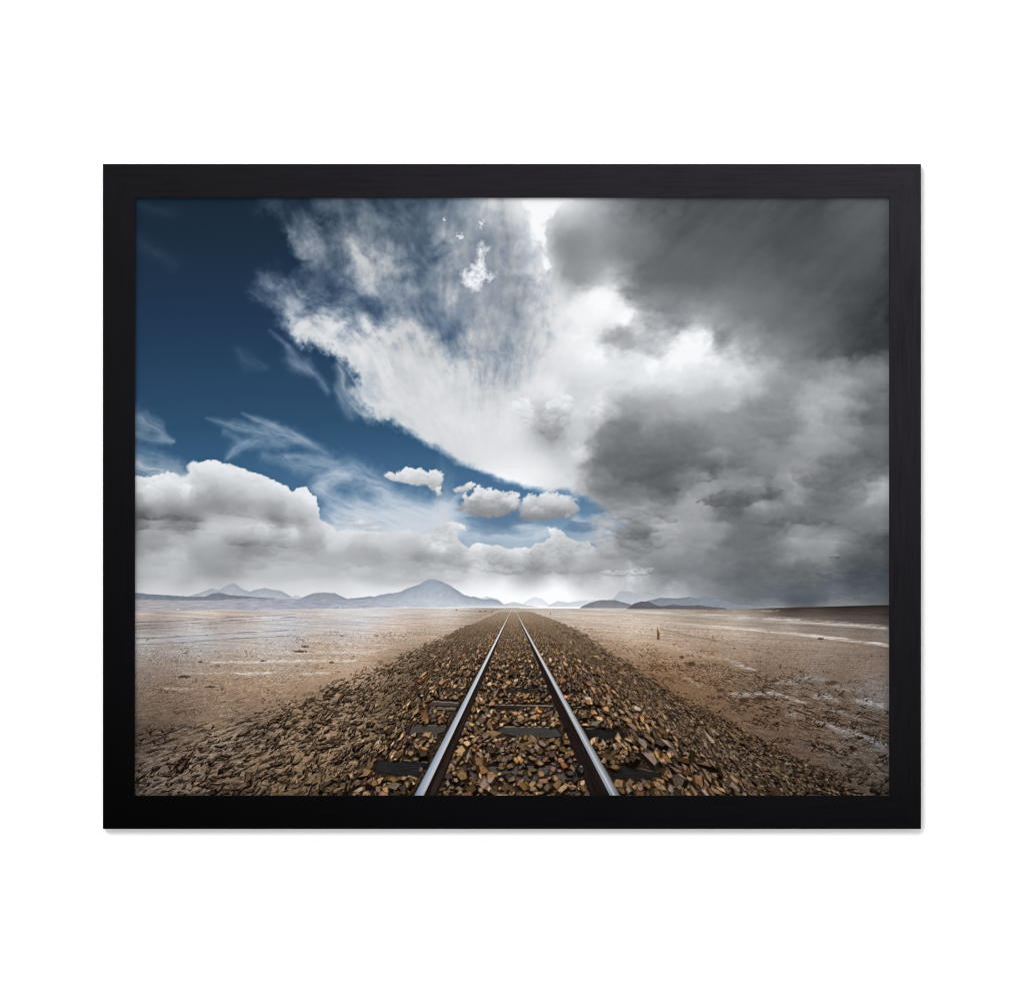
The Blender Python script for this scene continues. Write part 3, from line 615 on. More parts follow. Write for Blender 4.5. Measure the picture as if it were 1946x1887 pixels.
        a = al * np.exp(-d * d) * np.clip(.75 + 1.1 * n + 1.5 * k_ * n_, 0, 1.3) * ed
        put(ww, np.array(c, np.float32), np.clip(a, 0, 1).astype(np.float32))
    salt('256 1212; 330 1208; 420 1203; 520 1196; 620 1188; 736 1174; 830 1164', [6, 5, 5, 5, 5, 4, 2.5], .36, (196, 197, 200), 1, 60, .12)
    salt('256 1222; 330 1215; 420 1211; 520 1207', [2.5, 2.5, 2, 1.5], .5, (190, 196, 204), 2, 40, .1)
    salt('600 1168; 680 1166; 760 1163; 860 1160', [4, 5, 4, 2], .6, (216, 212, 208), 3, 60, .1)
    salt('300 1240; 360 1236; 420 1232; 520 1226', [3, 3, 2, 2], .3, (185, 180, 176), 4, 40, .2)
    salt('410 1258; 480 1258; 540 1258; 580 1259', [1.5, 1.5, 1.5, 1], .3, (200, 192, 184), 5)
    salt('500 1242; 560 1241; 620 1240; 690 1240; 736 1233', [1.5, 2, 1.8, 2, 1.5], .6, (212, 204, 196), 6)
    salt('400 1259; 470 1259; 540 1257; 600 1256; 680 1256', [1.4, 1.6, 2, 2.2, 1.6], .75, (216, 210, 204), 7)
    salt('345 1279; 400 1280; 440 1279', [1.5, 2, 1.4], .5, (196, 188, 180), 8)
    salt('440 1280; 480 1281; 525 1278', [1.6, 2.6, 1.4], .85, (214, 210, 206), 9)
    salt('566 1280; 595 1280; 630 1279', [1.6, 2.6, 1.6], .7, (206, 200, 194), 10)
    salt('308 1309; 340 1310; 370 1309', [2, 2.8, 1.6], .6, (176, 166, 158), 11)
    for k, (y0, y1) in enumerate(((1214, 1208), (1225, 1219), (1196, 1188), (1183, 1178), (1190, 1184))):
        salt('256 %g; 330 %g; 430 %g; 560 %g' % (y0, (y0 + y1) / 2, y1 - 4, y1 - 11), [.9, .9, .8, .6], .55, (104, 98, 96), 20 + k, 60, .1)
    # roads of salt on the right
    salt('1150 1160; 1280 1166; 1400 1173; 1500 1180; 1600 1187; 1690 1194', [2, 3, 4, 4.5, 4, 3.5], .7, (214, 206, 198), 31, 70, .08)
    salt('1350 1189; 1420 1196; 1500 1203; 1600 1214; 1690 1226', [1, 1.8, 2, 2, 1.8], .8, (218, 212, 206), 32, 90, .08)
    salt('1380 1194; 1480 1203; 1600 1217; 1690 1229', [.8, .9, 1, 1], .7, (216, 208, 200), 33, 90, .08)
    salt('1080 1165; 1180 1172; 1300 1186; 1400 1196', [1.5, 2, 2, 1.6], .5, (222, 210, 198), 34, 60, .1)
    salt('1180 1161; 1300 1161; 1400 1163; 1480 1161', [1, 1.2, 1.4, 1], .5, (190, 170, 140), 35, 20, .3)
    salt('1255 1195; 1330 1212; 1420 1232; 1470 1243', [1, 1, 1, .8], .5, (106, 92, 80), 36, 60, .15)
    salt('1260 1203; 1350 1215; 1480 1232; 1640 1245; 1690 1250', [1, 1.2, 1.4, 1.6, 1.4], .4, (112, 98, 88), 37, 50, .15)
    salt('1385 1257; 1400 1262; 1420 1270; 1440 1274', [2, 3.5, 3, 1.5], .7, (186, 182, 180), 38)
    salt('1260 1222; 1300 1236; 1330 1246; 1390 1254', [3, 4, 3, 2], .4, (190, 178, 166), 39)
    salt('1290 1275; 1305 1290; 1325 1302; 1340 1304', [3, 4, 3, 2], .45, (180, 164, 150), 40)
    salt('1385 1320; 1410 1320; 1460 1317; 1480 1320; 1515 1332; 1535 1336', [2.5, 3.5, 3, 3, 2.5, 2], .75, (176, 172, 170), 41)
    salt('1470 1297; 1500 1297; 1520 1300', [2, 3, 2], .5, (166, 162, 162), 42)
    salt('1510 1288; 1560 1290; 1600 1310; 1640 1312', [3, 4, 4, 3], .45, (160, 160, 162), 43)
    salt('1540 1322; 1570 1324; 1600 1335', [4, 5, 3], .65, (172, 170, 172), 44)
    salt('1620 1330; 1650 1335; 1690 1344', [5, 6, 4], .7, (172, 174, 180), 45)
    salt('1490 1356; 1505 1357; 1520 1362', [3, 4, 3], .75, (172, 170, 170), 46)
    salt('1540 1368; 1570 1376; 1595 1388; 1620 1392; 1640 1400; 1690 1418', [3, 3, 5, 5, 3, 4], .65, (160, 160, 164), 47)
    salt('1555 1345; 1590 1352; 1640 1368', [2, 3, 2], .5, (150, 148, 148), 48)
    salt('1640 1400; 1665 1412; 1690 1428', [5, 7, 9], .5, (132, 136, 146), 49)
    # toppled ties and far debris
    for (cx, cy, rx, ry) in ((867, 1159.5, 1.6, 1.4), (913, 1162, 4, 1), (922, 1161.5, 2, 1), (935, 1162.5, 1.8, 1.2), (1046, 1166.5, .9, 2.2), (1560, 1214, 6, 2.2), (1520, 1276, 4, 1.6),
                             (1066, 1190, 1.8, 1.4), (1396, 1232, 2, 1.4), (580, 1229, 8, 2), (570, 1238, 14, 2.4), (630, 1259, 6, 2.4), (350, 1286, 14, 3), (380, 1258, 5, 1.8),
                             (500, 1256, 7, 1.6), (352, 1241, 6, 1.4), (715, 1208, 6, 1.4), (650, 1208, 6, 1.2), (400, 1305, 12, 2), (502, 1330, 2.4, 1.8),
                             (1315, 1262, 9, 5), (1370, 1312, 8, 4.5), (1415, 1330, 11, 5), (1445, 1327, 11, 5), (1296, 1249, 5, 2.6), (1580, 1298, 14, 5), (1452, 1316, 5, 2), (1410, 1337, 7, 3)):
        ww = win(cx - rx * 2 - 3, cy - ry * 2 - 3, cx + rx * 2 + 3, cy + ry * 2 + 3); xx = GX[ww]; yy = GY[ww]
        nn = fbm(xx / 4.0, yy / 2.5, 3, int(cx))
        d = ((xx - cx) / rx) ** 2 + ((yy - cy) / ry) ** 2 + nn * .9
        put(ww, np.array((66, 52, 40), np.float32), (.72 * (1 - sst(.4, 1.3, d))).astype(np.float32))
    ww = win(1244, 1186, 1260, 1220); xx = GX[ww]; yy = GY[ww]
    d = sd_poly(xx, yy, pts2('1248.2 1216; 1248.6 1191; 1250 1194; 1251 1199; 1252.6 1201; 1253.6 1216'))
    c = mix(np.array((150, 112, 72.0)), np.array((92, 66, 42.0)), sst(1249, 1253, xx)[..., None])
    put(ww, c.astype(np.float32), (1 - sst(-.6, .8, d)).astype(np.float32))

PAL = np.array([(142, 112, 80), (122, 94, 66), (104, 78, 54), (158, 126, 90), (96, 80, 68), (84, 68, 60), (112, 88, 70), (128, 100, 72),
                (138, 104, 70), (104, 76, 60), (74, 60, 52), (134, 116, 96), (116, 82, 52), (90, 72, 50)], np.float32)
PAL = PAL * 1.0 + 5
ORG = np.array([(168, 110, 58), (156, 96, 56), (164, 122, 64)], np.float32)

def hard(x, y, P, r=.6):
    return 1 - sst(-r, r, sd_poly(x, y, P))

TIES = []
def tie(P, c, edge=None, seed=0, grain=.16):
    P = pts2(P); A = np.array(P); TIES.append(A)
    w = win(A[:, 0].min() - 6, A[:, 1].min() - 6, A[:, 0].max() + 6, A[:, 1].max() + 6); x = GX[w]; y = GY[w]
    xx = x + 1.5 * fbm(x / 14, y / 8, 3, seed); yy = y + 1.2 * fbm(x / 12, y / 12, 3, seed + 1)
    d = sd_poly(xx, yy, P)
    n = fbm(x / 34, y / 1.7, 4, seed + 2, .65) + .5 * fbm(x / 5, y / 3, 3, seed + 3, .7)
    col = np.array(c, np.float32) * (1 + grain * n[..., None])
    # dark gap round the timber
    put(w, np.array((24, 20, 18), np.float32), (.8 * (1 - sst(0, 4, d))).astype(np.float32))
    put(w, col.astype(np.float32), (1 - sst(-.7, .5, d)).astype(np.float32))
    if edge is not None:
        (ax, ay), (bx, by), ec = edge
        t = np.clip((x - ax) / (bx - ax), 0, 1)
        yc = ay + (by - ay) * t + .9 * fbm(x / 10, x * 0, 3, seed + 5)
        e = np.exp(-((y - yc) / 1.0) ** 2) * sst(ax - 2, ax + 3, x) * sst(bx + 2, bx - 3, x) * (.8 + .4 * n)
        put(w, np.array(ec, np.float32), np.clip(e, 0, 1).astype(np.float32))

def paint_ballast():
    rng = np.random.RandomState(77)
    # dark bed under the stones
    w = win(256, 1156, 1690, 1512); x = GX[w]; y = GY[w]
    dd = np.maximum(y - 1152, 1.5); u = (x - VX) / dd
    jl = 1 + .18 * fbm(x / 22, y / 16, 4, 1001); jr = 1 + .14 * fbm(x / 22, y / 16, 4, 1005)
    ul = np.interp(y, [1156, 1180, 1230, 1300, 1400, 1511], [-3.6, -2.6, -1.75, -1.25, -1.05, -1.05]) * jl
    ur = np.interp(y, [1156, 1180, 1230, 1300, 1400, 1511], [3.4, 2.8, 2.05, 1.75, 1.6, 1.5]) * jr
    bed = sst(0, .25, u - ul) * sst(0, .25, ur - u)
    farc = np.stack([np.interp(y, [1156, 1175, 1200, 1240, 1300, 1511], v) for v in ((188, 174, 146, 98, 60, 44), (173, 156, 125, 78, 47, 35), (160, 140, 104, 60, 37, 28))], -1)
    f = fbm(u * 30, np.log(dd) * 26, 4, 1011, .75)
    farc = farc * (1 + .32 * np.clip(f, -1, 1) * sst(1156, 1200, y))[..., None]
    f2 = fbm(u * 42, np.log(dd) * 40, 3, 1015, .7)
    farc = farc + (np.clip(f2, 0, 1) * 60 * sst(1230, 1330, y))[..., None] * np.array((1, .76, .52))
    put(w, farc.astype(np.float32), (bed * .95).astype(np.float32))
    # sleepers
    T = tie
    for k, (yy, xl, xa, xb, xr) in enumerate(((1261, 893, 927, 1026, 1056), (1272.5, 882, 925, 1030, 1066), (1287.5, 862, 922, 1036, 1080))):
        h = 1.1 + .5 * k
        T('%g %g; %g %g; %g %g; %g %g' % (xl, yy - h, xa - 20 - 2 * k, yy - h, xa - 22 - 2 * k, yy + h, xl - 2, yy + h), (68, 60, 56), None, 1100 + 9 * k)
        T('%g %g; %g %g; %g %g; %g %g' % (xa, yy - h, xb, yy - h + .6, xb + 1, yy + h + .6, xa - 1, yy + h), (60, 54, 50), ((xa + 12, yy - h), (xb - 20, yy - h + .5), (110, 96, 84)), 1104 + 9 * k)
        T('%g %g; %g %g; %g %g; %g %g' % (xb + 26 + 2 * k, yy - h + 1, xr + 6, yy - h + 1, xr + 8, yy + h + 1, xb + 28 + 2 * k, yy + h + 1), (54, 47, 43), None, 1107 + 9 * k)
    T('844 1309; 889 1308; 886 1315; 849 1315', (62, 56, 54), ((850, 1308.5), (886, 1308), (104, 94, 88)), 1150)
    T('914 1308; 1042 1310; 1045 1316; 985 1315; 918 1313', (48, 44, 43), ((930, 1308.5), (1030, 1309.5), (86, 76, 68)), 1154)
    T('1075 1313; 1112 1312; 1118 1317; 1078 1318', (44, 39, 37), None, 1158)
    T('821 1332; 873 1336; 870 1343; 813 1341', (74, 61, 57), ((822, 1332.5), (872, 1335.5), (160, 146, 134)), 1160)
    T('830 1343; 868 1344; 866 1350; 826 1348', (98, 86, 76), None, 1162)
    T('924 1338; 1052 1341; 1050 1347; 940 1346', (46, 43, 42), ((922, 1338.5), (1052, 1341.5), (182, 156, 124)), 1164)
    T('1086 1344.5; 1134 1344; 1149 1349; 1088 1350.5', (44, 40, 38), ((1090, 1343.5), (1134, 1343.5), (138, 118, 98)), 1168)
    T('784 1377; 850 1379; 845 1390; 826 1396; 776 1395', (72, 66, 63), ((784, 1377), (846, 1378.5), (96, 88, 82)), 1170)
    T('957 1381; 1056 1382; 1068 1399; 1045 1402; 983 1400; 944 1389', (62, 60, 60), ((957, 1381), (1056, 1382), (164, 138, 110)), 1174)
    T('1112 1385; 1175 1384; 1192 1407; 1122 1406', (36, 34, 33), ((1113, 1384.5), (1173, 1383.5), (128, 108, 88)), 1178)
    T('718 1446; 813 1450; 792 1477; 712 1465', (38, 37, 37), ((766, 1444), (813, 1449), (150, 132, 116)), 1180, .3)
    T('886 1458; 1050 1454; 1096 1462; 1092 1482; 1010 1484; 900 1482', (76, 70, 68), None, 1184, .3)
    T('1160 1455; 1196 1456; 1251 1468; 1257 1473; 1208 1484; 1166 1476', (36, 34, 33), ((1196, 1456), (1252, 1468), (104, 88, 72)), 1188, .3)
    # the stones, far ones first: a jittered bed, then loose ones on top
    DR = fbm(GX / 55, GY / 20, 5, 1311, .6)
    SP = fbm(GX / 5, GY / 5, 4, 1301, .7)
    S = []
    for layer, (du, fr, size, keep) in enumerate(((.034, .034, .78, 1.0), (.056, .056, 1.2, .72))):
        d = 13.0
        while d < 378:
            yc = 1152 + d
            ul_ = max(-3.2, (250 - VX) / d); ur_ = min(3.0, (1700 - VX) / d)
            m_ = int((ur_ - ul_) / du) + 1
            for k in range(m_):
                if rng.rand() > keep: continue
                u0 = ul_ + (k + rng.rand() * .9) * du
                dj = d * (1 + fr * (rng.rand() - .5) * 1.1)
                S.append((dj, u0, size, layer))
            d *= 1 + fr * (.95 if layer else .8)
    # grit and chips scattered down both shoulders
    for k in range(17000):
        d = math.exp(math.log(36) + (math.log(376) - math.log(36)) * rng.rand())
        u0 = -2.5 + 1.6 * rng.rand() if rng.rand() < .6 else 1.25 + .62 * rng.rand() ** 1.3
        S.append((d, u0, .2 + .34 * rng.rand() ** 1.4, 2))
    # crumbs and tufts out on the plain, in drifts
    for k in range(26000):
        if rng.rand() < .6: x0 = 1080 + 620 * rng.rand(); y0 = 1190 + 320 * rng.rand() ** .9
        else: x0 = 250 + 520 * rng.rand(); y0 = 1200 + 315 * rng.rand()
        d = y0 - 1152; u0 = (x0 - VX) / d
        if u0 > 0 and (u0 < 1.7 or y0 < 1190 + .19 * (x0 - 1100)): 
            if not (u0 > 1.7 and rng.rand() < .05): continue
        if u0 < 0 and u0 > -2.5: continue
        g_ = float(DR[min(H - 1, int((y0 - PY0) * DOT)), min(W - 1, max(0, int((x0 - PX0) * DOT)))])
        lim = .27 if (u0 > 0 or y0 > 1372 + .0 * x0) else .56
        if g_ + .25 * rng.rand() < lim: continue
        S.append((d, u0, (.09 + .24 * rng.rand() ** 3) * (1.0 if u0 > 0 or y0 > 1372 else .7), 3))
    S.sort(key=lambda q: q[0] + q[3] * q[0] * .02)
    N = len(S)
    R = rng.rand(N, 12)
    vis = [(A[:, 0].min(), A[:, 1].min(), A[:, 0].max(), A[:, 1].max(), A) for A in TIES]
    GND = IMG.copy(); WARM = np.array((1.0, .93, .84), np.float32)
    SAND = np.array((124, 103, 83), np.float32)
    for i in range(N):
        d, u0, size, layer = S[i]; yc = 1152 + d; xc = VX + u0 * d
        if xc < 250 or xc > 1700: continue
        rr = R[i]
        lb = np.interp(yc, [1180, 1230, 1300, 1400, 1511], [-2.4, -1.6, -1.25, -1.02, -.96]); rb = np.interp(yc, [1180, 1230, 1300, 1400, 1511], [2.6, 1.9, 1.62, 1.48, 1.42])
        core = 1.0
        if u0 < lb:
            core = max(0.0, 1 - (lb - u0) / 1.7) * .62
            if u0 < -2.5: core *= .2
        elif u0 > rb:
            core = max(0.0, 1 - (u0 - rb) / .42) * .9
        if layer >= 2: core = min(max(core, .02), .9)
        if layer < 2 and core < 1 and rr[0] > core ** 1.1 * (.5 if u0 < 0 else .9): continue
        if layer < 2 and u0 < -2.2: continue
        if layer == 2 and u0 < 0 and rr[0] > .36 + .4 * DR[min(H - 1, int((yc - PY0) * DOT)), min(W - 1, max(0, int((xc - PX0) * DOT)))]: continue
        if layer == 2 and u0 < -2.1 and rr[1] > (2.5 + u0) * 2.5: continue
        if abs(u0) < .57 and abs(u0) > .41 and yc > 1190: continue
        r = d * .0268 * size * (.72 + .8 * rr[1] ** 1.8)
        if core < 1 and layer < 2: r *= .58 + .3 * core
        if r < .8: r = .8
        on = 0
        for (a0, b0, a1, b1, A) in vis:
            if a0 - r * .4 < xc < a1 + r * .4 and b0 - r * .45 < yc < b1 + r * .35:
                on = 1
                if a0 > 880 and b0 > 1450 and a1 < 1100: on = 2
                break
        if on == 1 and rr[2] > (.035 * (layer == 1) if yc > 1328 else (.22 if yc > 1300 else .45)): continue
        if on == 2 and rr[2] > .4: continue
        el = (1 + (min(1.1, max(0, abs(u0) - .6) * (.95 if u0 > 0 else .5)) if layer < 2 else .6)) * (1 + .5 * rr[11])
        e2 = 1 - .35 * rr[11] - (.14 if abs(u0) > .8 else 0)
        R_ = r * 1.35 * el
        i0 = max(0, int((yc - R_ - PY0) * DOT)); i1 = min(H, int((yc + R_ - PY0) * DOT) + 2)
        j0 = max(0, int((xc - R_ - PX0) * DOT)); j1 = min(W, int((xc + R_ - PX0) * DOT) + 2)
        if i1 <= i0 or j1 <= j0: continue
        X = GX[i0:i1, j0:j1] - xc; Y = GY[i0:i1, j0:j1] - yc
        if abs(u0) > .7 and layer < 3: ang = math.atan2(1.0, u0 * 1.0) + (rr[10] - .5) * (.8 if u0 > 0 else 1.3)
        else: ang = (rr[10] - .5) * 2.4
        ca, sa = math.cos(ang), math.sin(ang)
        qx = (X * ca + Y * sa) / (r * el); qy = (-X * sa + Y * ca) / (r * e2)
        # light falls from the horizon side
        lx_, ly_ = -sa, -ca
        nside = 4 + int(rr[3] * 3)
        a0 = rr[4] * 6.28
        base = PAL[int(rr[5] * 13.99)]
        if rr[6] < .022: base = ORG[int(rr[7] * 2.99)]
        rs = np.random.RandomState(i); q = rs.rand(3, nside)
        # the top face sits towards the light, so the near side shows dark
        ox, oy = .30 * lx_ + .2 * (rr[8] - .5), .30 * ly_ + .2 * (rr[9] - .5)
        out = np.full(qx.shape, -9.0, np.float32); inn = out.copy(); SH = np.ones(qx.shape, np.float32)
        for s_ in range(nside):
            t = a0 + (s_ + .6 * (q[1, s_] - .5)) * 6.283 / nside
            nx, ny = math.cos(t), math.sin(t)
            rad = .70 + .34 * q[0, s_]
            dist = nx * qx + ny * qy - rad
            out = np.maximum(out, dist)
            di = nx * (qx - ox) + ny * (qy - oy) - rad * (.42 + .34 * q[2, s_])
            sh = .60 + .34 * (nx * lx_ + ny * ly_) + .22 * (q[2, s_] - .5)
            SH = np.where(di > inn, sh, SH); inn = np.maximum(inn, di)
        px = 1.25 / (r * DOT)
        tp = np.clip(.5 - inn / px, 0, 1)
        SH = SH * (1 - tp) + (1.08 + .34 * (rr[8] - .5) + .22 * (qx * (rr[9] - .5) + qy * (rr[7] - .5))) * tp
        al = np.clip(.5 - out / px, 0, 1)
        v = IMG[i0:i1, j0:j1]
        if r > 1.6:
            sh = np.clip(1.25 - np.hypot(qx - .12 * sa, qy - .30 * ca), 0, .7) * (.62 if core == 1 else .36) * (1 - min(1, max(0, (60 - d) / 48)))
            v *= (1 - sh)[..., None]
        speck = 1 + .07 * rng.randn(*qx.shape) + .16 * SP[(i * 37) % (H - 64):, (i * 53) % (W - 90):][:qx.shape[0], :qx.shape[1]] if r > 3.5 else 1.0
        val = .62 + .6 * rr[2 if on == 0 else 7] ** 1.3
        tint = base * val * np.interp(d, [34, 80, 200, 372], [1.05, .98, .93, .90])
        if core < 1.0:
            tint = (tint * .5 + SAND * (.18 + .44 * rr[7])) * (.9 if u0 < 0 else 1)
            if layer == 3: tint = GND[min(H - 1, int((yc - PY0) * DOT)), min(W - 1, max(0, int((xc - PX0) * DOT)))] * (.68 + .38 * rr[7]) * WARM
        vg = 1 - .2 * min(1, max(0, abs(xc - VX) - 230) / 330) * min(1, d / 250)
        tint = tint * vg * 1.16
        haze = float(np.interp(d, [12, 30, 60, 120], [.94, .78, .42, 0]))
        hc = np.array((146, 124, 101), np.float32) + np.array((34, 34, 36), np.float32) * float(np.interp(d, [12, 45], [1, 0]))
        c = (tint * (1 - haze) + hc * haze) * ((SH * speck) * (1 - haze * .6) + haze * .6)[..., None]
        v += (c - v) * al[..., None]

def paint_rails():
    w = win(760, 1152, 1200, 1512); x = GX[w]; y = GY[w]
    d = np.maximum(y - 1153.5, .6)
    u = (x - 975.0) / d
    px = 1.1 / d
    n = fbm(u * 60, np.log(d) * 3, 4, 1201, .6); n2 = fbm(u * 160, np.log(d) * 9, 3, 1205)
    t = np.interp(y, [1155, 1175, 1215, 1260, 1330, 1511], [0, .06, .25, .5, .75, 1])
    # rusty web and foot facing the track
    def band(u0, u1, col, al=1.0, soft=1.0):
        a = sst(u0 - px * soft, u0 + px * soft, u) * sst(u1 + px * soft, u1 - px * soft, u) * al
        put(w, np.asarray(col, np.float32), (a * sst(1157, 1175, y)).astype(np.float32))
    k = np.interp(y, [1155, 1200, 1300, 1511], [.3, .55, .85, 1.0])
    jag = 1 + .08 * n
    dc = lambda c: (np.array(c, np.float32)[None, None] * (1 + .22 * n + .15 * n2)[..., None]) * (1 + .7 * (1 - t))[..., None]
    band(-.478, -.472 + .072 * k * jag, dc((33, 27, 25)), .95)
    band(-.455, -.472 + .055 * k * jag, dc((54, 42, 36)), .45, 2)
    band(.515 - .105 * k * jag, .52, dc((31, 25, 24)), .96)
    band(.515 - .03 * k, .513, dc((48, 37, 32)), .5, 2)
    # polished heads
    far = np.array((236, 236, 238.0))
    def head(u0, u1, stops, cols):
        f = (u - u0) / (u1 - u0)
        c = np.stack([np.interp(f, stops, [q[j] for q in cols]) for j in range(3)], -1)
        c = c * (1 + .05 * n + .04 * n2)[..., None]
        c = mix(c, far, (1 - t)[..., None] * .85)
        a = sst(u0 - px, u0 + px, u) * sst(u1 + px, u1 - px, u) * sst(1154.5, 1157, y)
        put(w, c.astype(np.float32), a.astype(np.float32))
    head(-.527, -.472, [0, .12, .3, .5, .62, .85, 1], [(66, 74, 84), (116, 130, 148), (136, 152, 172), (150, 160, 174), (172, 174, 180), (180, 182, 188), (110, 110, 116)])
    head(.513, .570, [0, .1, .2, .42, .55, .8, 1], [(60, 62, 68), (150, 156, 166), (120, 126, 134), (190, 196, 204), (150, 154, 160), (112, 114, 118), (84, 84, 86)])
    # a bolt beside the right rail
    for (cx, cy, rx, ry, c, al) in ((1103, 1466, 9, 13, (18, 17, 18), .95), (1104, 1461, 6, 6, (52, 50, 52), .9), (1104.5, 1456.5, 2.6, 1.3, (150, 146, 144), .9), (1106, 1466, 2, 3, (100, 82, 66), .7),
                                  (1076, 1387, 7, 5, (24, 22, 22), .8), (806, 1458, 9, 6, (30, 27, 26), .8), (800, 1462, 4, 5, (120, 100, 92), .6)):
        ww = win(cx - rx - 3, cy - ry - 3, cx + rx + 3, cy + ry + 3)
        dd = np.hypot((GX[ww] - cx) / rx, (GY[ww] - cy) / ry)
        put(ww, np.array(c, np.float32), (al * (1 - sst(.75, 1.08, dd))).astype(np.float32))

def box(a, r):
    for ax in (0, 1):
        p = np.pad(a, [(r + 1, r) if i == ax else (0, 0) for i in (0, 1)], mode='edge').cumsum(ax, dtype=np.float64)
        n = a.shape[ax]
        a = ((p.take(range(2 * r + 1, 2 * r + 1 + n), ax) - p.take(range(0, n), ax)) / (2 * r + 1)).astype(np.float32)
    return a

def paint_print():
    lum, wx, wy, st, st2, grey, q1 = paint_sky()
    paint_wisps()
    paint_low_clouds(lum)
    paint_mountains()
    paint_ground()
    paint_ballast()
    paint_rails()
    # crisp printing: local contrast lifted at three scales
    for rad, k in ((16, .30), (5, .30), (1, .22)):
        Y = IMG.mean(-1); B = Y
        for _ in range(2): B = box(B, rad)
        d = np.clip(Y - B, -34, 34)
        lim = sst(0, 30, np.minimum(Y, 255 - Y) + 8)
        IMG[...] += (d * k * lim * (np.where(GY < 1150, .3 + .7 * sst(1060, 1200, GX), .8) if rad < 10 else np.where(GY < 1090, .12 + .88 * sst(1100, 1240, GX), .1)))[..., None]
    g = np.random.RandomState(3).randn(H, W).astype(np.float32)
    IMG[...] = np.clip(IMG + (g * .7)[..., None], 0, 255)
    return IMG


# ------------------------------------------------------------------ settings
LIP_FRONT = 0.0057
PRINT_DEPTH = 0.0034
INK = 1.0 / 1.25 / 1.17
LAMPS = [
    ("key_lamp", (-9.2, -14.4, 12.8), 7.5, 3500.0),
    ("fill_lamp", (-8.0, -4.2, 0.0), 4.0, 400.0),
    ("fill_lamp", (8.0, -4.2, 0.0), 4.0, 430.0),
    ("fill_lamp", (0.0, -4.2, 8.0), 4.0, 400.0),
    ("fill_lamp", (0.0, -4.2, -8.0), 4.0, 430.0),
    ("sheen_lamp", (0.86, -1.6, 0.80), 0.5, 2.5),
]
LIGHT_GRAD = (.0003, .0026, .0056, .0085)  # weights of the light gradient painted into the frame's colour

# ------------------------------------------------------------------ the place
import bpy, bmesh

scn = bpy.context.scene
COL = scn.collection
U = 0.0004                      # one print unit in metres
CX, CY = 973.0, 943.5
def px(x, y, z=0.0):            # print units -> wall plane (x right, z up, y away from the viewer)
    return ((x - CX) * U, -z, (CY - y) * U)

world = bpy.data.worlds.new("World"); scn.world = world; world.use_nodes = True
bg = world.node_tree.nodes["Background"]; bg.inputs[0].default_value = (0, 0, 0, 1); bg.inputs[1].default_value = 0.0

def material(name):
    m = bpy.data.materials.new(name); m.use_nodes = True
    nt = m.node_tree; b = nt.nodes["Principled BSDF"]
    return m, nt, b

def node(nt, kind, **kw):
    n = nt.nodes.new(kind)
    for k, v in kw.items(): setattr(n, k, v)
    return n

# ---- wall paint
WALL_ALBEDO = 0.86
m_wall, nt, b = material("white_wall_paint")
tc = node(nt, "ShaderNodeTexCoord"); nz = node(nt, "ShaderNodeTexNoise"); nz.inputs["Scale"].default_value = 260; nz.inputs["Detail"].default_value = 6
rp = node(nt, "ShaderNodeValToRGB"); rp.color_ramp.elements[0].color = (.855, .855, .855, 1); rp.color_ramp.elements[1].color = (.868, .868, .868, 1)
bp = node(nt, "ShaderNodeBump"); bp.inputs["Strength"].default_value = .02; bp.inputs["Distance"].default_value = .0002
nt.links.new(tc.outputs["Object"], nz.inputs["Vector"]); nt.links.new(nz.outputs["Fac"], rp.inputs["Fac"]); nt.links.new(rp.outputs["Color"], b.inputs["Base Color"])
nt.links.new(nz.outputs["Fac"], bp.inputs["Height"]); nt.links.new(bp.outputs["Normal"], b.inputs["Normal"])
b.inputs["Roughness"].default_value = 1.0; b.inputs["Specular IOR Level"].default_value = 0.0

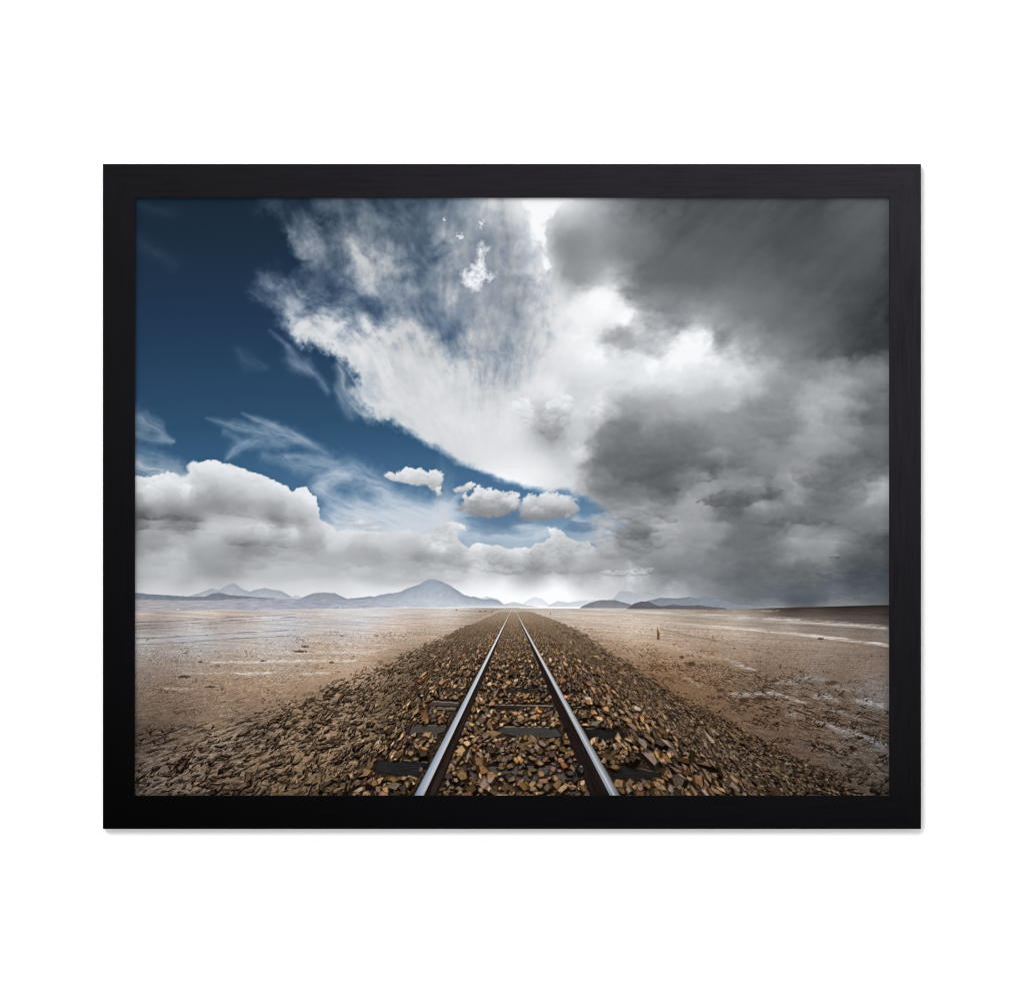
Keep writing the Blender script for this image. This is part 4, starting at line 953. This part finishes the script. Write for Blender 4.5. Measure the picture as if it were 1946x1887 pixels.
# ---- black stained wood, grain along local x
def wood(name, vertical):
    m, nt, b = material(name)
    tc = node(nt, "ShaderNodeTexCoord"); mp = node(nt, "ShaderNodeMapping")
    mp.inputs["Scale"].default_value = (14, 1, 260) if not vertical else (260, 1, 14)
    n1 = node(nt, "ShaderNodeTexNoise"); n1.inputs["Scale"].default_value = 1.6; n1.inputs["Detail"].default_value = 8; n1.inputs["Roughness"].default_value = .65
    n2 = node(nt, "ShaderNodeTexNoise"); n2.inputs["Scale"].default_value = 900; n2.inputs["Detail"].default_value = 4
    n3 = node(nt, "ShaderNodeTexNoise"); n3.inputs["Scale"].default_value = 9; n3.inputs["Detail"].default_value = 3
    nt.links.new(tc.outputs["Object"], mp.inputs["Vector"]); nt.links.new(mp.outputs["Vector"], n1.inputs["Vector"])
    nt.links.new(tc.outputs["Object"], n2.inputs["Vector"]); nt.links.new(tc.outputs["Object"], n3.inputs["Vector"])
    mx = node(nt, "ShaderNodeMath", operation='MULTIPLY_ADD'); mx.inputs[1].default_value = .55
    nt.links.new(n2.outputs["Fac"], mx.inputs[0]); nt.links.new(n1.outputs["Fac"], mx.inputs[2])
    mx2 = node(nt, "ShaderNodeMath", operation='MULTIPLY_ADD'); mx2.inputs[1].default_value = .35
    nt.links.new(n3.outputs["Fac"], mx2.inputs[0]); nt.links.new(mx.outputs[0], mx2.inputs[2])
    rp = node(nt, "ShaderNodeValToRGB"); e = rp.color_ramp.elements
    e[0].position = .7; e[0].color = (.66, .61, .78, 1); e[1].position = 1.25; e[1].color = (1.22, 1.13, 1.38, 1)
    nt.links.new(mx2.outputs[0], rp.inputs["Fac"])
    # light falloff painted into the base colour: brightest upper right, darkest lower left
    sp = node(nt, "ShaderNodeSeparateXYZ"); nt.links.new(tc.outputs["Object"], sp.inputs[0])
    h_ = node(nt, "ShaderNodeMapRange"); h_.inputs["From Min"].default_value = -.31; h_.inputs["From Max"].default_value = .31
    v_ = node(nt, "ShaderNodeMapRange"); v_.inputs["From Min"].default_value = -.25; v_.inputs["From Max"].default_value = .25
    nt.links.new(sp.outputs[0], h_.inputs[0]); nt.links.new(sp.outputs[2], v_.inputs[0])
    A_ = node(nt, "ShaderNodeMath", operation='MULTIPLY_ADD'); A_.inputs[1].default_value = LIGHT_GRAD[3]; A_.inputs[2].default_value = LIGHT_GRAD[2]   # h*hv + v
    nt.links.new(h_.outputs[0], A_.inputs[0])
    B_ = node(nt, "ShaderNodeMath", operation='MULTIPLY_ADD'); B_.inputs[1].default_value = LIGHT_GRAD[1]; B_.inputs[2].default_value = LIGHT_GRAD[0]
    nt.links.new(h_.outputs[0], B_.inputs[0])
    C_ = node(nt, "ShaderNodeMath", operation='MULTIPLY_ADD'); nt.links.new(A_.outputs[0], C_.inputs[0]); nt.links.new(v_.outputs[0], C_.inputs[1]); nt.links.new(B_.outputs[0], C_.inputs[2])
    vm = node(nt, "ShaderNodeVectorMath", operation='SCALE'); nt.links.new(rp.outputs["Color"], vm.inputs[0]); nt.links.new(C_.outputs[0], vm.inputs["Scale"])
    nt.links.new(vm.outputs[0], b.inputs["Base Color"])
    rr = node(nt, "ShaderNodeMapRange"); rr.inputs["From Min"].default_value = .6; rr.inputs["From Max"].default_value = 1.3; rr.inputs["To Min"].default_value = .32; rr.inputs["To Max"].default_value = .27
    nt.links.new(mx2.outputs[0], rr.inputs["Value"]); nt.links.new(rr.outputs["Result"], b.inputs["Roughness"])
    bp = node(nt, "ShaderNodeBump"); bp.inputs["Strength"].default_value = .3; bp.inputs["Distance"].default_value = .00012
    nt.links.new(mx.outputs[0], bp.inputs["Height"]); nt.links.new(bp.outputs["Normal"], b.inputs["Normal"])
    b.inputs["Specular IOR Level"].default_value = .14
    b.inputs["Specular Tint"].default_value = (1, .95, 1.0, 1)
    return m
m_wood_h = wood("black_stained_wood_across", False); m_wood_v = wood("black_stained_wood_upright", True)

# ---- ink on paper
m_print, nt, b = material("ink_on_matte_paper")
at = node(nt, "ShaderNodeVertexColor", layer_name="ink")
nt.links.new(at.outputs["Color"], b.inputs["Base Color"])
b.inputs["Roughness"].default_value = 1.0; b.inputs["Specular IOR Level"].default_value = 0.0
m_board, nt, b = material("brown_backing_board")
nz = node(nt, "ShaderNodeTexNoise"); nz.inputs["Scale"].default_value = 200
rp = node(nt, "ShaderNodeValToRGB"); rp.color_ramp.elements[0].color = (.2, .14, .09, 1); rp.color_ramp.elements[1].color = (.26, .19, .12, 1)
nt.links.new(nz.outputs["Fac"], rp.inputs["Fac"]); nt.links.new(rp.outputs["Color"], b.inputs["Base Color"]); b.inputs["Roughness"].default_value = .9

def mesh_obj(name, bm, mats, parent=None):
    me = bpy.data.meshes.new(name); bm.normal_update(); bm.to_mesh(me); bm.free()
    o = bpy.data.objects.new(name, me); COL.objects.link(o)
    for m in mats: me.materials.append(m)
    o.parent = parent
    return o

# ---- wall
bm = bmesh.new()
vs = [bm.verts.new(v) for v in ((-1.6, 0, -1.5), (1.6, 0, -1.5), (1.6, 0, 1.5), (-1.6, 0, 1.5))]
bm.faces.new(vs)
wall = mesh_obj("wall", bm, [m_wall]); wall["kind"] = "structure"

# ---- framed picture
X0, Y0, X1, Y1 = 195.6, 312.3, 1750.2, 1574.6      # outside of the frame
I0, J0, I1, J1 = 256.2, 376.2, 1690.4, 1511.6      # sight edge
BACK, FRONT = 0.0012, LIP_FRONT                     # stands a hair off the wall
root = bpy.data.objects.new("framed_print", None); COL.objects.link(root)
root["label"] = "black wooden frame round a desert railway print, hanging on the white wall"
root["category"] = "picture"

def rail(name, outer, inner, mat):
    """one mitred length of moulding: outer edge a-b, sight edge c-d"""
    (ax, ay), (bx, by) = outer; (cx, cy), (dx, dy) = inner
    bm = bmesh.new()
    quad = [(ax, ay), (bx, by), (dx, dy), (cx, cy)]
    f = [bm.verts.new(px(x, y, FRONT)) for x, y in quad]
    k = [bm.verts.new(px(x, y, BACK)) for x, y in quad]
    bm.faces.new(f)
    bm.faces.new(k[::-1])
    for i in range(4):
        j = (i + 1) % 4
        bm.faces.new((f[i], k[i], k[j], f[j]))
    bmesh.ops.recalc_face_normals(bm, faces=bm.faces)
    long_edges = [e for e in bm.edges if abs(e.verts[0].co.y + FRONT) < 1e-6 and abs(e.verts[1].co.y + FRONT) < 1e-6
                  and (min(abs(e.verts[0].co.x - e.verts[1].co.x), abs(e.verts[0].co.z - e.verts[1].co.z)) < 1e-5)]
    bmesh.ops.bevel(bm, geom=long_edges, offset=.0005, segments=3, profile=.6, affect='EDGES')
    return mesh_obj(name, bm, [mat], root)

g = .06
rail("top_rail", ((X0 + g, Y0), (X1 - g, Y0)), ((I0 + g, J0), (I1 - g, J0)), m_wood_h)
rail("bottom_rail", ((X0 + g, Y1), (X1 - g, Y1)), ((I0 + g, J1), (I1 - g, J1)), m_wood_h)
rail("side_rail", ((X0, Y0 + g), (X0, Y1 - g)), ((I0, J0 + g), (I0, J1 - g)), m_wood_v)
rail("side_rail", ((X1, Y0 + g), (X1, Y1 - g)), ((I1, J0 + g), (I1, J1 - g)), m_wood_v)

# ---- backing board
bm = bmesh.new()
zb0, zb1 = .0014, PRINT_DEPTH - .0006
for (x, y, z) in ((0, 0, 0),):
    a = [bm.verts.new(px(u, v, zb1)) for u, v in ((I0 + .3, J0 + .3), (I1 - .3, J0 + .3), (I1 - .3, J1 - .3), (I0 + .3, J1 - .3))]
    c = [bm.verts.new(px(u, v, zb0)) for u, v in ((I0 + .3, J0 + .3), (I1 - .3, J0 + .3), (I1 - .3, J1 - .3), (I0 + .3, J1 - .3))]
    bm.faces.new(a); bm.faces.new(c[::-1])
    for i in range(4): bm.faces.new((a[i], c[i], c[(i + 1) % 4], a[(i + 1) % 4]))
bmesh.ops.recalc_face_normals(bm, faces=bm.faces)
mesh_obj("backing_board", bm, [m_board], root)

# ---- the printed sheet: a flat grid whose dots carry the ink
ink = paint_print()
s = np.clip(ink / 255.0, 0, 1)
lin = np.where(s <= .04045, s / 12.92, ((s + .055) / 1.055) ** 2.4).astype(np.float32)
lin = lin * INK
xs = (XS.astype(np.float64) - CX) * U; zs = (CY - YS.astype(np.float64)) * U
co = np.zeros((H, W, 3), np.float32)
co[..., 0] = xs[None, :]; co[..., 1] = -PRINT_DEPTH; co[..., 2] = zs[:, None]
idx = np.arange(H * W, dtype=np.int32).reshape(H, W)
quads = np.stack([idx[1:, :-1], idx[1:, 1:], idx[:-1, 1:], idx[:-1, :-1]], -1).reshape(-1, 4)
me = bpy.data.meshes.new("print_sheet")
nf = len(quads)
me.vertices.add(H * W); me.vertices.foreach_set("co", co.ravel())
me.loops.add(nf * 4); me.loops.foreach_set("vertex_index", quads.ravel())
me.polygons.add(nf); me.polygons.foreach_set("loop_start", np.arange(nf, dtype=np.int32) * 4)
me.update(calc_edges=True)
ca = me.color_attributes.new("ink", 'FLOAT_COLOR', 'POINT')
rgba = np.ones((H * W, 4), np.float32); rgba[:, :3] = lin.reshape(-1, 3)
ca.data.foreach_set("color", rgba.ravel())
me.materials.append(m_print)
sheet = bpy.data.objects.new("print_sheet", me); COL.objects.link(sheet); sheet.parent = root
sheet["label"] = "printed photograph of rails running over a desert plain under storm clouds"

# ------------------------------------------------------------------ studio lamps
from mathutils import Vector
def lamp(name, loc, size, power, target=(0, 0, 0), color=(1, 1, 1), size_y=None):
    d = bpy.data.lights.new(name, 'AREA'); d.shape = 'RECTANGLE' if size_y else 'SQUARE'
    d.size = size
    if size_y: d.size_y = size_y
    d.energy = power; d.color = color
    o = bpy.data.objects.new(name, d); COL.objects.link(o)
    o.location = loc
    o.rotation_euler = (Vector(target) - Vector(loc)).to_track_quat('-Z', 'Y').to_euler()
    return o
for L in LAMPS: lamp(*L[:4], **(L[4] if len(L) > 4 else {}))

# ------------------------------------------------------------------ camera
cam = bpy.data.cameras.new("camera"); co_ = bpy.data.objects.new("camera", cam); COL.objects.link(co_)
scn.camera = co_
DIST = 3.0
co_.location = (0, -DIST, 0); co_.rotation_euler = (math.radians(90), 0, 0)
cam.sensor_fit = 'HORIZONTAL'; cam.sensor_width = 36
cam.lens = 36 * (DIST - FRONT) / (1946 * U)
cam.clip_start = .05; cam.clip_end = 100

scn.view_settings.view_transform = 'Standard'; scn.view_settings.look = 'None'
scn.view_settings.exposure = 0; scn.view_settings.gamma = 1
scn.render.engine = 'CYCLES'
scn.cycles.use_denoising = True
scn.cycles.pixel_filter_type = 'BLACKMAN_HARRIS'; scn.cycles.filter_width = .9
scn.cycles.max_bounces = 4; scn.cycles.diffuse_bounces = 2
